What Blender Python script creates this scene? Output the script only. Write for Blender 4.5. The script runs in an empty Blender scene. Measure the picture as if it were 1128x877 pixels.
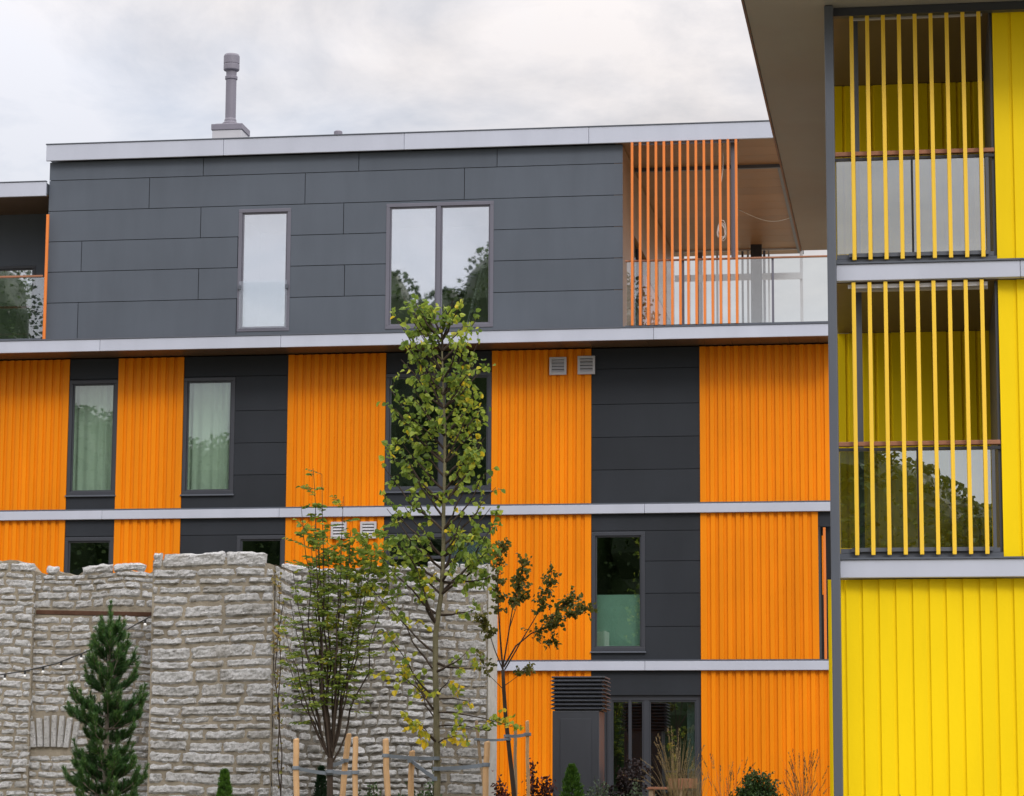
import bpy, math, random
from mathutils import Vector, Matrix, noise
random.seed(7)
S = bpy.context.scene
COL = S.collection
R = math.radians
rnd = random.uniform

# ------------------------------------------------------------------ camera
FPX, PW, PH = 3000.0, 1128.0, 877.0
YAW, PITCH, ROLL = .15247, .15232, .00546
EYE = Vector((0, 0, 1.6))
_f = Vector((-math.sin(YAW)*math.cos(PITCH), math.cos(YAW)*math.cos(PITCH), math.sin(PITCH)))
_r = Vector((math.cos(YAW), math.sin(YAW), 0))
_u = _r.cross(_f)
CR = _r*math.cos(ROLL) + _u*math.sin(ROLL)
CU = _u*math.cos(ROLL) - _r*math.sin(ROLL)
cam = bpy.data.cameras.new('camera'); co = bpy.data.objects.new('camera', cam); COL.objects.link(co)
cam.sensor_fit = 'HORIZONTAL'; cam.sensor_width = 36; cam.lens = FPX/PW*36
cam.clip_start = .1; cam.clip_end = 2000
m = Matrix.Identity(4)
for i in range(3):
    m[i][0] = CR[i]; m[i][1] = CU[i]; m[i][2] = -_f[i]; m[i][3] = EYE[i]
co.matrix_world = m
S.camera = co

def at(px, py, Y):
    """world point of a measured photo point lying on the facade plane at depth Y"""
    d = _f*FPX + CR*(px-PW/2) + CU*(PH/2-py)
    return EYE + d*((Y-EYE.y)/d.y)
def atz(px, py, z):
    d = _f*FPX + CR*(px-PW/2) + CU*(PH/2-py)
    return EYE + d*((z-EYE.z)/d.z)
def X(px, py, Y): return at(px, py, Y).x
def Z(px, py, Y): return at(px, py, Y).z

def ground_z(x, y):
    t = min(1, max(0, (y-8)/18)); t = t*t*(3-2*t)
    return 1.35*t + .03*noise.noise(Vector((x*.3, y*.3, 0)))

# ------------------------------------------------------------------ object helpers
ORG = {}
def props(o, label=None, cat=None, group=None, kind=None):
    if label: o['label'] = label
    if cat: o['category'] = cat
    if group: o['group'] = group
    if kind: o['kind'] = kind
    return o
def thing(name, label, cat, loc, group=None):
    o = bpy.data.objects.new(name, None); COL.objects.link(o)
    o.location = loc; o.empty_display_size = .3
    ORG[o] = Vector(loc)
    return props(o, label, cat, group)

class MB:
    def __init__(s): s.v = []; s.f = []; s.t = []
    def vert(s, p): s.v.append(tuple(p)); return len(s.v)-1
    def face(s, idx, tone=.5): s.f.append(tuple(idx)); s.t.append(tone)
    def poly(s, pts, tone=.5): s.face([s.vert(p) for p in pts], tone)
    def box(s, x0, x1, y0, y1, z0, z1, tone=.5):
        if x0 > x1: x0, x1 = x1, x0
        if y0 > y1: y0, y1 = y1, y0
        if z0 > z1: z0, z1 = z1, z0
        b = len(s.v)
        s.v += [(x0,y0,z0),(x1,y0,z0),(x1,y1,z0),(x0,y1,z0),(x0,y0,z1),(x1,y0,z1),(x1,y1,z1),(x0,y1,z1)]
        for q in ((0,3,2,1),(4,5,6,7),(0,1,5,4),(1,2,6,5),(2,3,7,6),(3,0,4,7)): s.face([b+i for i in q], tone)
        return s
    def beam(s, a, b, w, h, tone=.5, up=(0,0,1)):
        a = Vector(a); b = Vector(b); d = (b-a).normalized(); u = Vector(up)
        if abs(d.dot(u)) > .95: u = Vector((1,0,0))
        sd = d.cross(u).normalized(); u = sd.cross(d)
        k = len(s.v)
        for p in (a, b):
            for i, j in ((-1,-1),(1,-1),(1,1),(-1,1)): s.v.append(tuple(p+sd*(i*w/2)+u*(j*h/2)))
        for q in ((0,1,2,3),(7,6,5,4),(0,4,5,1),(1,5,6,2),(2,6,7,3),(3,7,4,0)): s.face([k+i for i in q], tone)
        return s
    def tube(s, pts, radii, n=7, tone=.5, cap=True):
        pts = [Vector(p) for p in pts]; k = len(s.v); u = None
        if not hasattr(radii, '__len__'): radii = [radii]*len(pts)
        for i, p in enumerate(pts):
            d = (pts[min(i+1, len(pts)-1)]-pts[max(i-1, 0)])
            d = d.normalized() if d.length > 1e-9 else Vector((0,0,1))
            if u is None: u = d.orthogonal().normalized()
            u = (u-d*u.dot(d)); u = u.normalized() if u.length > 1e-6 else d.orthogonal().normalized()
            w = d.cross(u)
            for j in range(n):
                a = 2*math.pi*j/n
                s.v.append(tuple(p+(u*math.cos(a)+w*math.sin(a))*radii[i]))
        for i in range(len(pts)-1):
            for j in range(n):
                s.face((k+i*n+j, k+i*n+(j+1)%n, k+(i+1)*n+(j+1)%n, k+(i+1)*n+j), tone)
        if cap:
            s.face([k+j for j in reversed(range(n))], tone); s.face([k+(len(pts)-1)*n+j for j in range(n)], tone)
        return s
    def lathe(s, c, prof, n=24, tone=.5):
        k = len(s.v); c = Vector(c)
        for r, z in prof:
            for j in range(n):
                a = 2*math.pi*j/n; s.v.append((c.x+r*math.cos(a), c.y+r*math.sin(a), c.z+z))
        for i in range(len(prof)-1):
            for j in range(n): s.face((k+i*n+j, k+i*n+(j+1)%n, k+(i+1)*n+(j+1)%n, k+(i+1)*n+j), tone)
        s.face([k+j for j in reversed(range(n))], tone); s.face([k+(len(prof)-1)*n+j for j in range(n)], tone)
        return s
    def leaf(s, p, d, nrm, L, W, tone):
        d = d.normalized(); sd = d.cross(nrm)
        sd = sd.normalized() if sd.length > 1e-5 else d.orthogonal().normalized()
        up = sd.cross(d); k = len(s.v); f = up*(W*.22)
        s.v += [tuple(p), tuple(p+d*L*.3+sd*W*.5+f), tuple(p+d*L*.68+sd*W*.42+f-up*L*.05), tuple(p+d*L-up*L*.12),
                tuple(p+d*L*.68-sd*W*.42+f-up*L*.05), tuple(p+d*L*.3-sd*W*.5+f)]
        s.face((k,k+1,k+2,k+3), tone); s.face((k,k+3,k+4,k+5), tone)
    def build(s, name, mat, parent=None, smooth=False, bevel=0, kind=None, loc=None):
        org = ORG[parent] if parent is not None else Vector(loc or (0,0,0))
        me = bpy.data.meshes.new(name)
        me.from_pydata([(x-org.x, y-org.y, z-org.z) for x, y, z in s.v], [], s.f)
        at_ = me.attributes.new('tone', 'FLOAT', 'FACE'); at_.data.foreach_set('value', s.t)
        if smooth: me.polygons.foreach_set('use_smooth', [True]*len(me.polygons))
        me.materials.append(mat); me.update()
        o = bpy.data.objects.new(name, me); COL.objects.link(o)
        if parent is not None: o.parent = parent
        elif loc: o.location = loc
        ORG[o] = org
        if bevel:
            b = o.modifiers.new('bevel', 'BEVEL'); b.width = bevel; b.segments = 2; b.limit_method = 'ANGLE'
        if kind: o['kind'] = kind
        return o
def copy_at(o, parent, dv):
    c = o.copy(); COL.objects.link(c); c.parent = parent; c.location = Vector(o.location)+Vector(dv); return c

def subtract(rect, holes):
    x0, x1, z0, z1 = rect
    xs = sorted({x0, x1, *[min(max(h[i], x0), x1) for h in holes for i in (0, 1)]})
    zs = sorted({z0, z1, *[min(max(h[i], z0), z1) for h in holes for i in (2, 3)]})
    out = []
    for a, b in zip(xs, xs[1:]):
        run = None
        for c, d in zip(zs, zs[1:]):
            mx, mz = (a+b)/2, (c+d)/2
            if b-a < 1e-4 or d-c < 1e-4 or any(h[0] < mx < h[1] and h[2] < mz < h[3] for h in holes):
                if run: out.append(run); run = None
            else: run = (a, b, run[2], d) if run else (a, b, c, d)
        if run: out.append(run)
    # merge neighbouring columns of equal height
    out.sort(key=lambda r: (r[2], r[3], r[0])); mg = []
    for r in out:
        if mg and mg[-1][2:] == r[2:] and abs(mg[-1][1]-r[0]) < 1e-6: mg[-1] = (mg[-1][0], r[1], *r[2:])
        else: mg.append(r)
    return mg

# ------------------------------------------------------------------ materials
def new_mat(name):
    mt = bpy.data.materials.new(name); mt.use_nodes = True; nt = mt.node_tree; nt.nodes.clear()
    out = nt.nodes.new('ShaderNodeOutputMaterial'); return mt, nt, out
def nd(nt, kind, **kw):
    n = nt.nodes.new(kind)
    for k, v in kw.items():
        if hasattr(n, k) and k not in ('inputs',): setattr(n, k, v)
        else: n.inputs[k].default_value = v
    return n
def rgba(c): return (c[0], c[1], c[2], 1)
def paint(name, col, rough=.5, var=.12, scale=1.5, streak=True, bump=0., bscale=60, metallic=0., tone=0., spec=.5):
    """painted or coated surface: colour with blotches, faint vertical streaks and fine grain"""
    mt, nt, out = new_mat(name); L = nt.links.new
    p = nd(nt, 'ShaderNodeBsdfPrincipled'); L(p.outputs[0], out.inputs[0])
    p.inputs['Roughness'].default_value = rough; p.inputs['Metallic'].default_value = metallic
    p.inputs['Specular IOR Level'].default_value = spec
    g = nd(nt, 'ShaderNodeNewGeometry')
    mp = nd(nt, 'ShaderNodeMapping'); mp.inputs['Scale'].default_value = (1, 1, .18 if streak else 1)
    L(g.outputs['Position'], mp.inputs[0])
    n1 = nd(nt, 'ShaderNodeTexNoise', Scale=scale*2.2, Detail=6., Roughness=.6); L(mp.outputs[0], n1.inputs['Vector'])
    n2 = nd(nt, 'ShaderNodeTexNoise', Scale=scale*.45, Detail=3.); L(g.outputs['Position'], n2.inputs['Vector'])
    ad = nd(nt, 'ShaderNodeMath', operation='ADD'); L(n1.outputs[0], ad.inputs[0]); L(n2.outputs[0], ad.inputs[1])
    mr = nd(nt, 'ShaderNodeMapRange'); mr.inputs['From Min'].default_value = .6; mr.inputs['From Max'].default_value = 1.4
    mr.inputs['To Min'].default_value = 1-var; mr.inputs['To Max'].default_value = 1+var; L(ad.outputs[0], mr.inputs[0])
    last = mr.outputs[0]
    if tone:
        a = nd(nt, 'ShaderNodeAttribute', attribute_name='tone')
        m2 = nd(nt, 'ShaderNodeMapRange'); m2.inputs['To Min'].default_value = 1-tone; m2.inputs['To Max'].default_value = 1+tone
        L(a.outputs['Fac'], m2.inputs[0])
        mu = nd(nt, 'ShaderNodeMath', operation='MULTIPLY'); L(last, mu.inputs[0]); L(m2.outputs[0], mu.inputs[1]); last = mu.outputs[0]
    vm = nd(nt, 'ShaderNodeVectorMath', operation='SCALE'); vm.inputs[0].default_value = col; L(last, vm.inputs['Scale'])
    L(vm.outputs[0], p.inputs['Base Color'])
    rr = nd(nt, 'ShaderNodeMapRange'); rr.inputs['To Min'].default_value = rough*.85; rr.inputs['To Max'].default_value = min(1, rough*1.15)
    L(n1.outputs[0], rr.inputs[0]); L(rr.outputs[0], p.inputs['Roughness'])
    if bump:
        n3 = nd(nt, 'ShaderNodeTexNoise', Scale=float(bscale), Detail=4.); L(g.outputs['Position'], n3.inputs['Vector'])
        b = nd(nt, 'ShaderNodeBump', Strength=bump, Distance=.02); L(n3.outputs[0], b.inputs['Height']); L(b.outputs[0], p.inputs['Normal'])
    return mt
def glass(name, refl, tint=(.8,.86,.84), wave=.012, rough=0.):
    mt, nt, out = new_mat(name); L = nt.links.new
    t = nd(nt, 'ShaderNodeBsdfTransparent'); t.inputs[0].default_value = rgba(tint)
    gl = nd(nt, 'ShaderNodeBsdfGlossy', Roughness=rough); gl.inputs[0].default_value = (.96,.97,1,1)
    mx = nd(nt, 'ShaderNodeMixShader'); mx.inputs[0].default_value = refl
    g = nd(nt, 'ShaderNodeNewGeometry')
    n = nd(nt, 'ShaderNodeTexNoise', Scale=1.1, Detail=1.); L(g.outputs['Position'], n.inputs['Vector'])
    b = nd(nt, 'ShaderNodeBump', Strength=wave*6, Distance=.018); L(n.outputs[0], b.inputs['Height']); L(b.outputs[0], gl.inputs['Normal'])
    L(t.outputs[0], mx.inputs[1]); L(gl.outputs[0], mx.inputs[2]); L(mx.outputs[0], out.inputs[0])
    return mt
def leafmat(name, stops, trans=.3, rough=.5):
    mt, nt, out = new_mat(name); L = nt.links.new
    a = nd(nt, 'ShaderNodeAttribute', attribute_name='tone')
    cr = nd(nt, 'ShaderNodeValToRGB'); e = cr.color_ramp.elements
    while len(e) < len(stops): e.new(.5)
    for i, (p, c) in enumerate(stops): e[i].position = p; e[i].color = rgba(c)
    L(a.outputs['Fac'], cr.inputs[0])
    p = nd(nt, 'ShaderNodeBsdfPrincipled', Roughness=rough); p.inputs['Specular IOR Level'].default_value = .35
    t = nd(nt, 'ShaderNodeBsdfTranslucent'); L(cr.outputs[0], p.inputs['Base Color']); L(cr.outputs[0], t.inputs[0])
    mx = nd(nt, 'ShaderNodeMixShader'); mx.inputs[0].default_value = trans
    L(p.outputs[0], mx.inputs[1]); L(t.outputs[0], mx.inputs[2]); L(mx.outputs[0], out.inputs[0])
    return mt
def stonemat(name):
    mt, nt, out = new_mat(name); L = nt.links.new
    p = nd(nt, 'ShaderNodeBsdfPrincipled', Roughness=.9); p.inputs['Specular IOR Level'].default_value = .2
    L(p.outputs[0], out.inputs[0])
    g = nd(nt, 'ShaderNodeNewGeometry'); a = nd(nt, 'ShaderNodeAttribute', attribute_name='tone')
    cr = nd(nt, 'ShaderNodeValToRGB'); e = cr.color_ramp.elements
    cols = [(0,(.22,.205,.185)),(.2,(.42,.405,.38)),(.5,(.62,.61,.59)),(.8,(.73,.725,.715)),(1,(.82,.82,.82))]
    while len(e) < len(cols): e.new(.5)
    for i, (q, c) in enumerate(cols): e[i].position = q; e[i].color = rgba(c)
    n1 = nd(nt, 'ShaderNodeTexNoise', Scale=13., Detail=8., Roughness=.72); L(g.outputs['Position'], n1.inputs['Vector'])
    ad = nd(nt, 'ShaderNodeMath', operation='MULTIPLY_ADD'); L(n1.outputs[0], ad.inputs[0]); ad.inputs[1].default_value = 1.35
    sb = nd(nt, 'ShaderNodeMath', operation='SUBTRACT'); L(a.outputs['Fac'], sb.inputs[0]); sb.inputs[1].default_value = .40
    L(sb.outputs[0], ad.inputs[2]); L(ad.outputs[0], cr.inputs[0])
    # ochre stains
    n2 = nd(nt, 'ShaderNodeTexNoise', Scale=1.4, Detail=5., Roughness=.65); L(g.outputs['Position'], n2.inputs['Vector'])
    mr = nd(nt, 'ShaderNodeMapRange'); mr.inputs['From Min'].default_value = .52; mr.inputs['From Max'].default_value = .72
    mr.inputs['To Max'].default_value = .38; L(n2.outputs[0], mr.inputs[0])
    mx = nd(nt, 'ShaderNodeMix', data_type='RGBA'); L(mr.outputs[0], mx.inputs[0]); L(cr.outputs[0], mx.inputs[6]); mx.inputs[7].default_value = (.30,.25,.17,1)
    # dark lichen specks and cracks
    n3 = nd(nt, 'ShaderNodeTexNoise', Scale=26., Detail=6., Roughness=.75); L(g.outputs['Position'], n3.inputs['Vector'])
    m3 = nd(nt, 'ShaderNodeMapRange'); m3.inputs['From Min'].default_value = .54; m3.inputs['From Max'].default_value = .70
    m3.inputs['To Max'].default_value = .75; L(n3.outputs[0], m3.inputs[0])
    m4 = nd(nt, 'ShaderNodeMix', data_type='RGBA'); L(m3.outputs[0], m4.inputs[0]); L(mx.outputs[2], m4.inputs[6]); m4.inputs[7].default_value = (.11,.10,.09,1)
    L(m4.outputs[2], p.inputs['Base Color'])
    b = nd(nt, 'ShaderNodeBump', Strength=1., Distance=.06); L(n1.outputs[0], b.inputs['Height'])
    b2 = nd(nt, 'ShaderNodeBump', Strength=.8, Distance=.02); L(n3.outputs[0], b2.inputs['Height']); L(b.outputs[0], b2.inputs['Normal'])
    L(b2.outputs[0], p.inputs['Normal'])
    return mt

M = {}
M['orange'] = paint('orange_coated_metal', (.79,.232,.002), .5, .13, .9, bump=.05, bscale=25, spec=.16, tone=.05)
M['yellow'] = paint('yellow_coated_metal', (.87,.62,.001), .5, .10, .9, bump=.05, bscale=25, spec=.16, tone=.035)
M['dark'] = paint('dark_fibre_cement', (.082,.098,.124), .6, .13, 1.2, bump=.12, bscale=120, tone=.09, spec=.35)
M['dark2'] = paint('darker_fibre_cement', (.024,.028,.035), .62, .16, 1.2, bump=.12, bscale=120, tone=.14, spec=.22)  # darker version of the grey panels, for the lower storeys
M['darkgap'] = paint('black_backing', (.012,.012,.014), .8, .1)
M['pale'] = paint('pale_grey_metal', (.46,.49,.58), .42, .08, .9, bump=.04, bscale=6, tone=.05)
M['frame'] = paint('anthracite_frame', (.038,.042,.053), .4, .08, 2)
M['frame2'] = paint('mauve_grey_frame', (.13,.13,.165), .4, .08, 2)
M['brown'] = paint('brown_soffit', (.115,.072,.042), .42, .15, 1.5, streak=False, tone=.12)
M['deck'] = paint('bounce_paled_deck', (.34,.24,.15), .7, .2, 5)  # unseen terrace floor, colour lightened to throw light up at the soffit
M['tsoff'] = paint('warm_brown_soffit', (.30,.165,.075), .45, .15, 1.5, streak=False, tone=.12)
M['soffgrey'] = paint('grey_brown_soffit', (.27,.26,.235), .5, .14, .8, streak=False, spec=.3)
M['wood'] = paint('oiled_wood_rail', (.30,.13,.07), .55, .2, 6)
M['opost'] = paint('orange_post_paint', (.72,.20,.03), .45, .08, 2)
M['ybar'] = paint('yellow_bar_paint', (.86,.55,.035), .45, .05, 2)
M['steel'] = paint('grey_steel', (.088,.10,.125), .4, .1, 2, spec=.5)
M['chim'] = paint('chimney_metal', (.19,.18,.22), .5, .1, 3)
M['vent'] = paint('vent_grille_metal', (.47,.47,.50), .45, .06, 3)
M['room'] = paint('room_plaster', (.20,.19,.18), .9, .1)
M['roomdark'] = paint('dim_room_plaster', (.055,.055,.055), .9, .1)  # dimness of the rooms put into a darker copy of the plaster
M['curt'] = paint('pale_curtain', (.76,.79,.74), .9, .06, 3)
M['curtteal'] = paint('frosted_teal_sheet', (.30,.46,.42), .6, .10, 3, streak=False)
M['white'] = paint('white_paint', (.78,.78,.80), .6, .04)
M['interior_metal'] = paint('pale_green_metal', (.70,.86,.74), .4, .05)
M['black'] = paint('black_coated_steel', (.022,.024,.03), .45, .15, 2)
M['tower'] = paint('charcoal_steel', (.045,.05,.062), .45, .12, 2, bump=.05, bscale=20)
M['mortar'] = paint('lime_mortar', (.27,.237,.185), .95, .35, 3, streak=False, bump=.9, bscale=30, spec=.1)
M['mortardark'] = paint('dark_wall_joints', (.17,.155,.13), .95, .3, 3, streak=False, bump=.9, bscale=30, spec=.1)  # shadow in the deep joints put into a darker mortar colour
M['plaster'] = paint('pale_lime_render', (.46,.445,.41), .95, .22, 3, streak=False, bump=.6, bscale=24, spec=.1)
M['rust'] = paint('rusty_timber', (.085,.045,.03), .9, .35, 6, streak=False, bump=.5, spec=.1)
M['stone'] = stonemat('limestone')
M['stake'] = paint('peeled_pine_stake', (.58,.36,.18), .75, .18, 7, bump=.2, bscale=80)
M['stakeold'] = paint('weathered_stake', (.33,.24,.15), .8, .2, 7, bump=.2)
M['strap'] = paint('grey_webbing', (.17,.20,.235), .8, .12, 20)
M['bark'] = paint('mossy_bark', (.17,.155,.095), .9, .4, 9, bump=.6, bscale=60, spec=.1)
M['barkdark'] = paint('dark_bark', (.060,.045,.035), .9, .3, 9, bump=.4, bscale=60, spec=.1)
M['barkpine'] = paint('pine_bark', (.20,.17,.14), .9, .3, 9, bump=.5, bscale=60, spec=.1)
M['cable'] = paint('white_cable', (.75,.72,.68), .5, .05)
M['cableblk'] = paint('black_cable', (.02,.02,.02), .5, .05)
M['bulb'] = paint('white_bulb', (.8,.8,.78), .2, .02)
M['soil'] = paint('bounce_paled_soil', (.19,.175,.13), .95, .4, .8, streak=False, bump=.8, bscale=10, spec=.1)  # ground is out of view; colour made paler to bounce light onto undersides
M['g_pent'] = glass('mirror_coated_glass', .64, (.95,.96,.96), .006, .012)
M['g_win'] = glass('window_glass', .15, (.79,.86,.81), .006)
M['g_dark'] = glass('dark_window_glass', .28, (.6,.68,.68), .010)
M['g_rail'] = glass('railing_glass', .22, (.93,.96,.955), .006)
M['g_yel'] = glass('grey_railing_glass', .40, (.62,.66,.60), .008)
M['g_french'] = glass('french_balcony_glass', .10, (.97,.98,.98), .006)
G1, G2, G3, Yl = (.022,.055,.012), (.05,.115,.018), (.11,.20,.03), (.55,.42,.03)
M['lf_tall'] = leafmat('young_lime_leaves', [(0,(.06,.105,.022)),(.4,(.17,.26,.04)),(.72,(.36,.44,.06)),(.88,(.62,.54,.04)),(1,(.82,.57,.03))], .46)
M['lf_multi'] = leafmat('feathery_leaves', [(0,(.055,.095,.02)),(.5,(.16,.235,.035)),(.85,(.33,.37,.045)),(1,(.58,.50,.035))], .42)
M['lf_small'] = leafmat('dark_bronze_leaves', [(0,(.055,.065,.016)),(.6,(.13,.135,.025)),(1,(.27,.22,.035))], .4)
M['lf_pine'] = leafmat('pine_needles', [(0,(.014,.038,.013)),(.55,(.042,.11,.028)),(1,(.14,.25,.045))], .2)
M['lf_bright'] = leafmat('bright_conifer_leaves', [(0,(.03,.08,.012)),(.6,(.075,.17,.02)),(1,(.16,.28,.035))], .25)
M['lf_darkcon'] = leafmat('dark_conifer_leaves', [(0,(.006,.020,.010)),(1,(.02,.055,.02))], .15)
M['lf_red'] = leafmat('dark_red_leaves', [(0,(.02,.008,.007)),(.6,(.075,.018,.014)),(1,(.20,.045,.025))], .25)
M['lf_purple'] = leafmat('blackish_leaves', [(0,(.008,.006,.007)),(1,(.035,.02,.02))], .2)
M['lf_grey'] = leafmat('grey_green_leaves', [(0,(.04,.07,.035)),(1,(.14,.19,.11))], .25)
M['lf_green'] = leafmat('garden_leaves', [(0,(.018,.045,.012)),(1,(.075,.13,.03))], .25)
M['lf_dry'] = leafmat('dry_grass', [(0,(.12,.085,.035)),(.6,(.27,.20,.09)),(1,(.40,.32,.17))], .25)
M['lf_brown'] = leafmat('brown_grass', [(0,(.07,.045,.018)),(.6,(.15,.10,.04)),(1,(.25,.18,.08))], .25)
M['lf_vine'] = leafmat('withered_vine', [(0,(.20,.13,.05)),(.5,(.34,.26,.07)),(1,(.12,.15,.03))], .25)
M['lf_wood'] = leafmat('woodland_leaves', [(0,(.02,.04,.012)),(1,(.07,.12,.03))], .25)

# ------------------------------------------------------------------ facade pieces
def fluted(x0, x1, z0, z1, Y, pitch, d=.033, g=.058, sl=.013, tilt=0.):
    """vertical ribbed cladding sheet, ribs facing -Y"""
    mb = MB(); n = max(1, round((x1-x0)/pitch)); p = (x1-x0)/n; pr = []
    for i in range(n):
        a = x0+i*p
        if i == 0: pr.append((a, Y+.002))
        else: pr += [(a-g/2+.0, Y+d), (a+g/2, Y+d)]
        pr += [(a+(g/2+sl if i else .0012), Y+tilt*.2), (a+p-g/2-sl if i < n-1 else x1, Y+tilt)]
    pr2 = [pr[0]]
    for q in pr[1:]:
        if q[0] > pr2[-1][0]+1e-4: pr2.append(q)
    pr = pr2
    tn = {}
    for (a, ya), (b, yb) in zip(pr, pr[1:]):
        k = int(((a+b)/2-x0)/p); tn.setdefault(k, rnd(.1, .9)); mb.poly([(a,ya,z0),(b,yb,z0),(b,yb,z1),(a,ya,z1)], tn[k])
    yb = Y+d+.02
    mb.poly([(pr[0][0],pr[0][1],z1)]+[(a,y,z1) for a, y in pr[1:]]+[(x1,yb,z1),(x0,yb,z1)])
    mb.poly(list(reversed([(pr[0][0],pr[0][1],z0)]+[(a,y,z0) for a, y in pr[1:]]+[(x1,yb,z0),(x0,yb,z0)])))
    mb.poly([(x0,yb,z0),(x0,pr[0][1],z0),(x0,pr[0][1],z1),(x0,yb,z1)])
    mb.poly([(x1,pr[-1][1],z0),(x1,yb,z0),(x1,yb,z1),(x1,pr[-1][1],z1)])
    mb.poly([(x1,yb,z0),(x0,yb,z0),(x0,yb,z1),(x1,yb,z1)])
    return mb
def boards(x0, x1, z0, z1, Y, zj, xj=None, holes=(), gap=.011, th=.02):
    """flat panels with open joints; zj = joint heights from top down, xj = per-row vertical joints"""
    mb = MB(); zs = [z1]+[z for z in zj if z0 < z < z1]+[z0]
    for i, (t, b) in enumerate(zip(zs, zs[1:])):
        xs = [x0]+sorted(x for x in (xj[i] if xj and i < len(xj) else []) if x0 < x < x1)+[x1]
        for a, c in zip(xs, xs[1:]):
            ga = gap/2 if a > x0 else 0; gc = gap/2 if c < x1 else 0
            tn = rnd(.2, .8); gt = gap/2 if t < z1 else 0; gb = gap/2 if b > z0 else 0
            for r in subtract((a+ga, c-gc, b+gb, t-gt), holes):
                mb.box(r[0], r[1], Y, Y+th, r[2], r[3], tn)
    return mb

def window(parent, x0, x1, z0, z1, Y, cols=(), rows=(), fw=.075, mat='frame', gl='g_win', room='room', depth=3., sill=True,
           curtain=None, label=None, cmat='curt', proud=.012):
    """window part: frame mesh > pane(s), sill, curtain, interior"""
    mb = MB(); yf, yb = Y-proud, Y+.10
    cf = [x0+(x1-x0)*c for c in cols]; rf = [z0+(z1-z0)*r for r in rows]
    mb.box(x0, x1, yf, yb, z1-fw, z1); mb.box(x0, x1, yf, yb, z0, z0+fw)
    mb.box(x0, x0+fw, yf, yb, z0+fw, z1-fw); mb.box(x1-fw, x1, yf, yb, z0+fw, z1-fw)
    for c in cf: mb.box(c-fw*.55, c+fw*.55, yf+.003, yb-.003, z0+fw, z1-fw)
    for r in rf: mb.box(x0+fw, x1-fw, yf+.006, yb-.006, r-fw*.4, r+fw*.4)
    w = mb.build('window', M[mat], parent, bevel=.006)
    if label: w['label'] = label
    xs = [x0]+cf+[x1]
    for a, b in zip(xs, xs[1:]):
        # inner sash of each light
        sa = a+(fw if a == x0 else fw*.55); sb = b-(fw if b == x1 else fw*.55)
        sm = MB(); s = .03; q0, q1 = Y+.018, Y+.07; e0, e1 = z0+fw, z1-fw
        sm.box(sa, sb, q0, q1, e1-s, e1); sm.box(sa, sb, q0, q1, e0, e0+s); sm.box(sa, sa+s, q0, q1, e0+s, e1-s); sm.box(sb-s, sb, q0, q1, e0+s, e1-s)
        sm.build('sash', M[mat], w, bevel=.004)
        MB().box(sa+s, sb-s, Y+.042, Y+.050, e0+s, e1-s).build('pane', M[gl], w)
    if sill:
        MB().box(x0-.02, x1+.02, Y-.05, Y+.02, z0-.035, z0-.003).build('sill', M['steel'], w, bevel=.005)
    rm = MB(); a, b, c, d = x0-.3, x1+.3, z0-.25, z1+.15; y0, y1 = Y+.14, Y+depth
    rm.poly([(a,y1,c),(b,y1,c),(b,y1,d),(a,y1,d)]); rm.poly([(a,y0,c),(a,y1,c),(a,y1,d),(a,y0,d)]); rm.poly([(b,y0,c),(b,y0,d),(b,y1,d),(b,y1,c)])
    rm.poly([(a,y0,c),(b,y0,c),(b,y1,c),(a,y1,c)]); rm.poly([(a,y0,d),(a,y1,d),(b,y1,d),(b,y0,d)])
    for r in subtract((a, b, c, d), [(x0, x1, z0, z1)]): rm.poly([(r[0],y0,r[2]),(r[0],y0,r[3]),(r[1],y0,r[3]),(r[1],y0,r[2])])
    rm.build('interior', M[room], w)
    if curtain:
        ca, cb, cz0, cz1 = curtain; cm = MB(); n = int(abs(cb-ca)/.018)+2; k = 0; yy = Y+.24
        for i in range(n+1):
            t = i/n; xx = ca+(cb-ca)*t
            yo = .030*math.sin(t*abs(cb-ca)*34+1.2*math.sin(t*9))+.012*noise.noise(Vector((xx*9, 0, 0)))
            cm.vert((xx, yy+yo, cz0)); cm.vert((xx, yy+yo*.7, cz1))
        for i in range(n): cm.face((2*i, 2*i+2, 2*i+3, 2*i+1), .5)
        cm.build('curtain', M[cmat], w, smooth=True)
    return w

def trim(x0, x1, y0, y1, z0, z1, step=3.6, gap=.006):
    mb = MB(); n = max(1, round((x1-x0)/step)); w = (x1-x0)/n
    for i in range(n): mb.box(x0+i*w+(gap/2 if i else 0), x0+(i+1)*w-(gap/2 if i < n-1 else 0), y0+rnd(0,.003), y1, z0+rnd(0,.002), z1, rnd(.1,.9))
    return mb
def vent(parent, x0, x1, z0, z1, Y):
    mb = MB(); f = .045; mb.box(x0, x1, Y-.03, Y+.02, z1-f, z1); mb.box(x0, x1, Y-.03, Y+.02, z0, z0+f)
    mb.box(x0, x0+f, Y-.03, Y+.02, z0+f, z1-f); mb.box(x1-f, x1, Y-.03, Y+.02, z0+f, z1-f)
    n = 4
    for i in range(n):
        zz = z0+f+(z1-z0-2*f)*(i+.5)/n
        k = len(mb.v); h = .018
        for (yy, zo) in ((-.034, -.028), (-.028, -.034), (.012, .022), (.006, .028)):
            mb.v += [(x0+f-.002, Y+yy, zz+zo), (x1-f+.002, Y+yy, zz+zo)]
        for q in ((0,1,3,2),(2,3,5,4),(4,5,7,6),(6,7,1,0),(0,2,4,6),(7,5,3,1)): mb.face([k+i_ for i_ in q])
    o = mb.build('vent_grille', M['vent'], parent)
    MB().box(x0+.01, x1-.01, Y+.012, Y+.022, z0+.01, z1-.01).build('backing', M['darkgap'], o)
    return o

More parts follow.
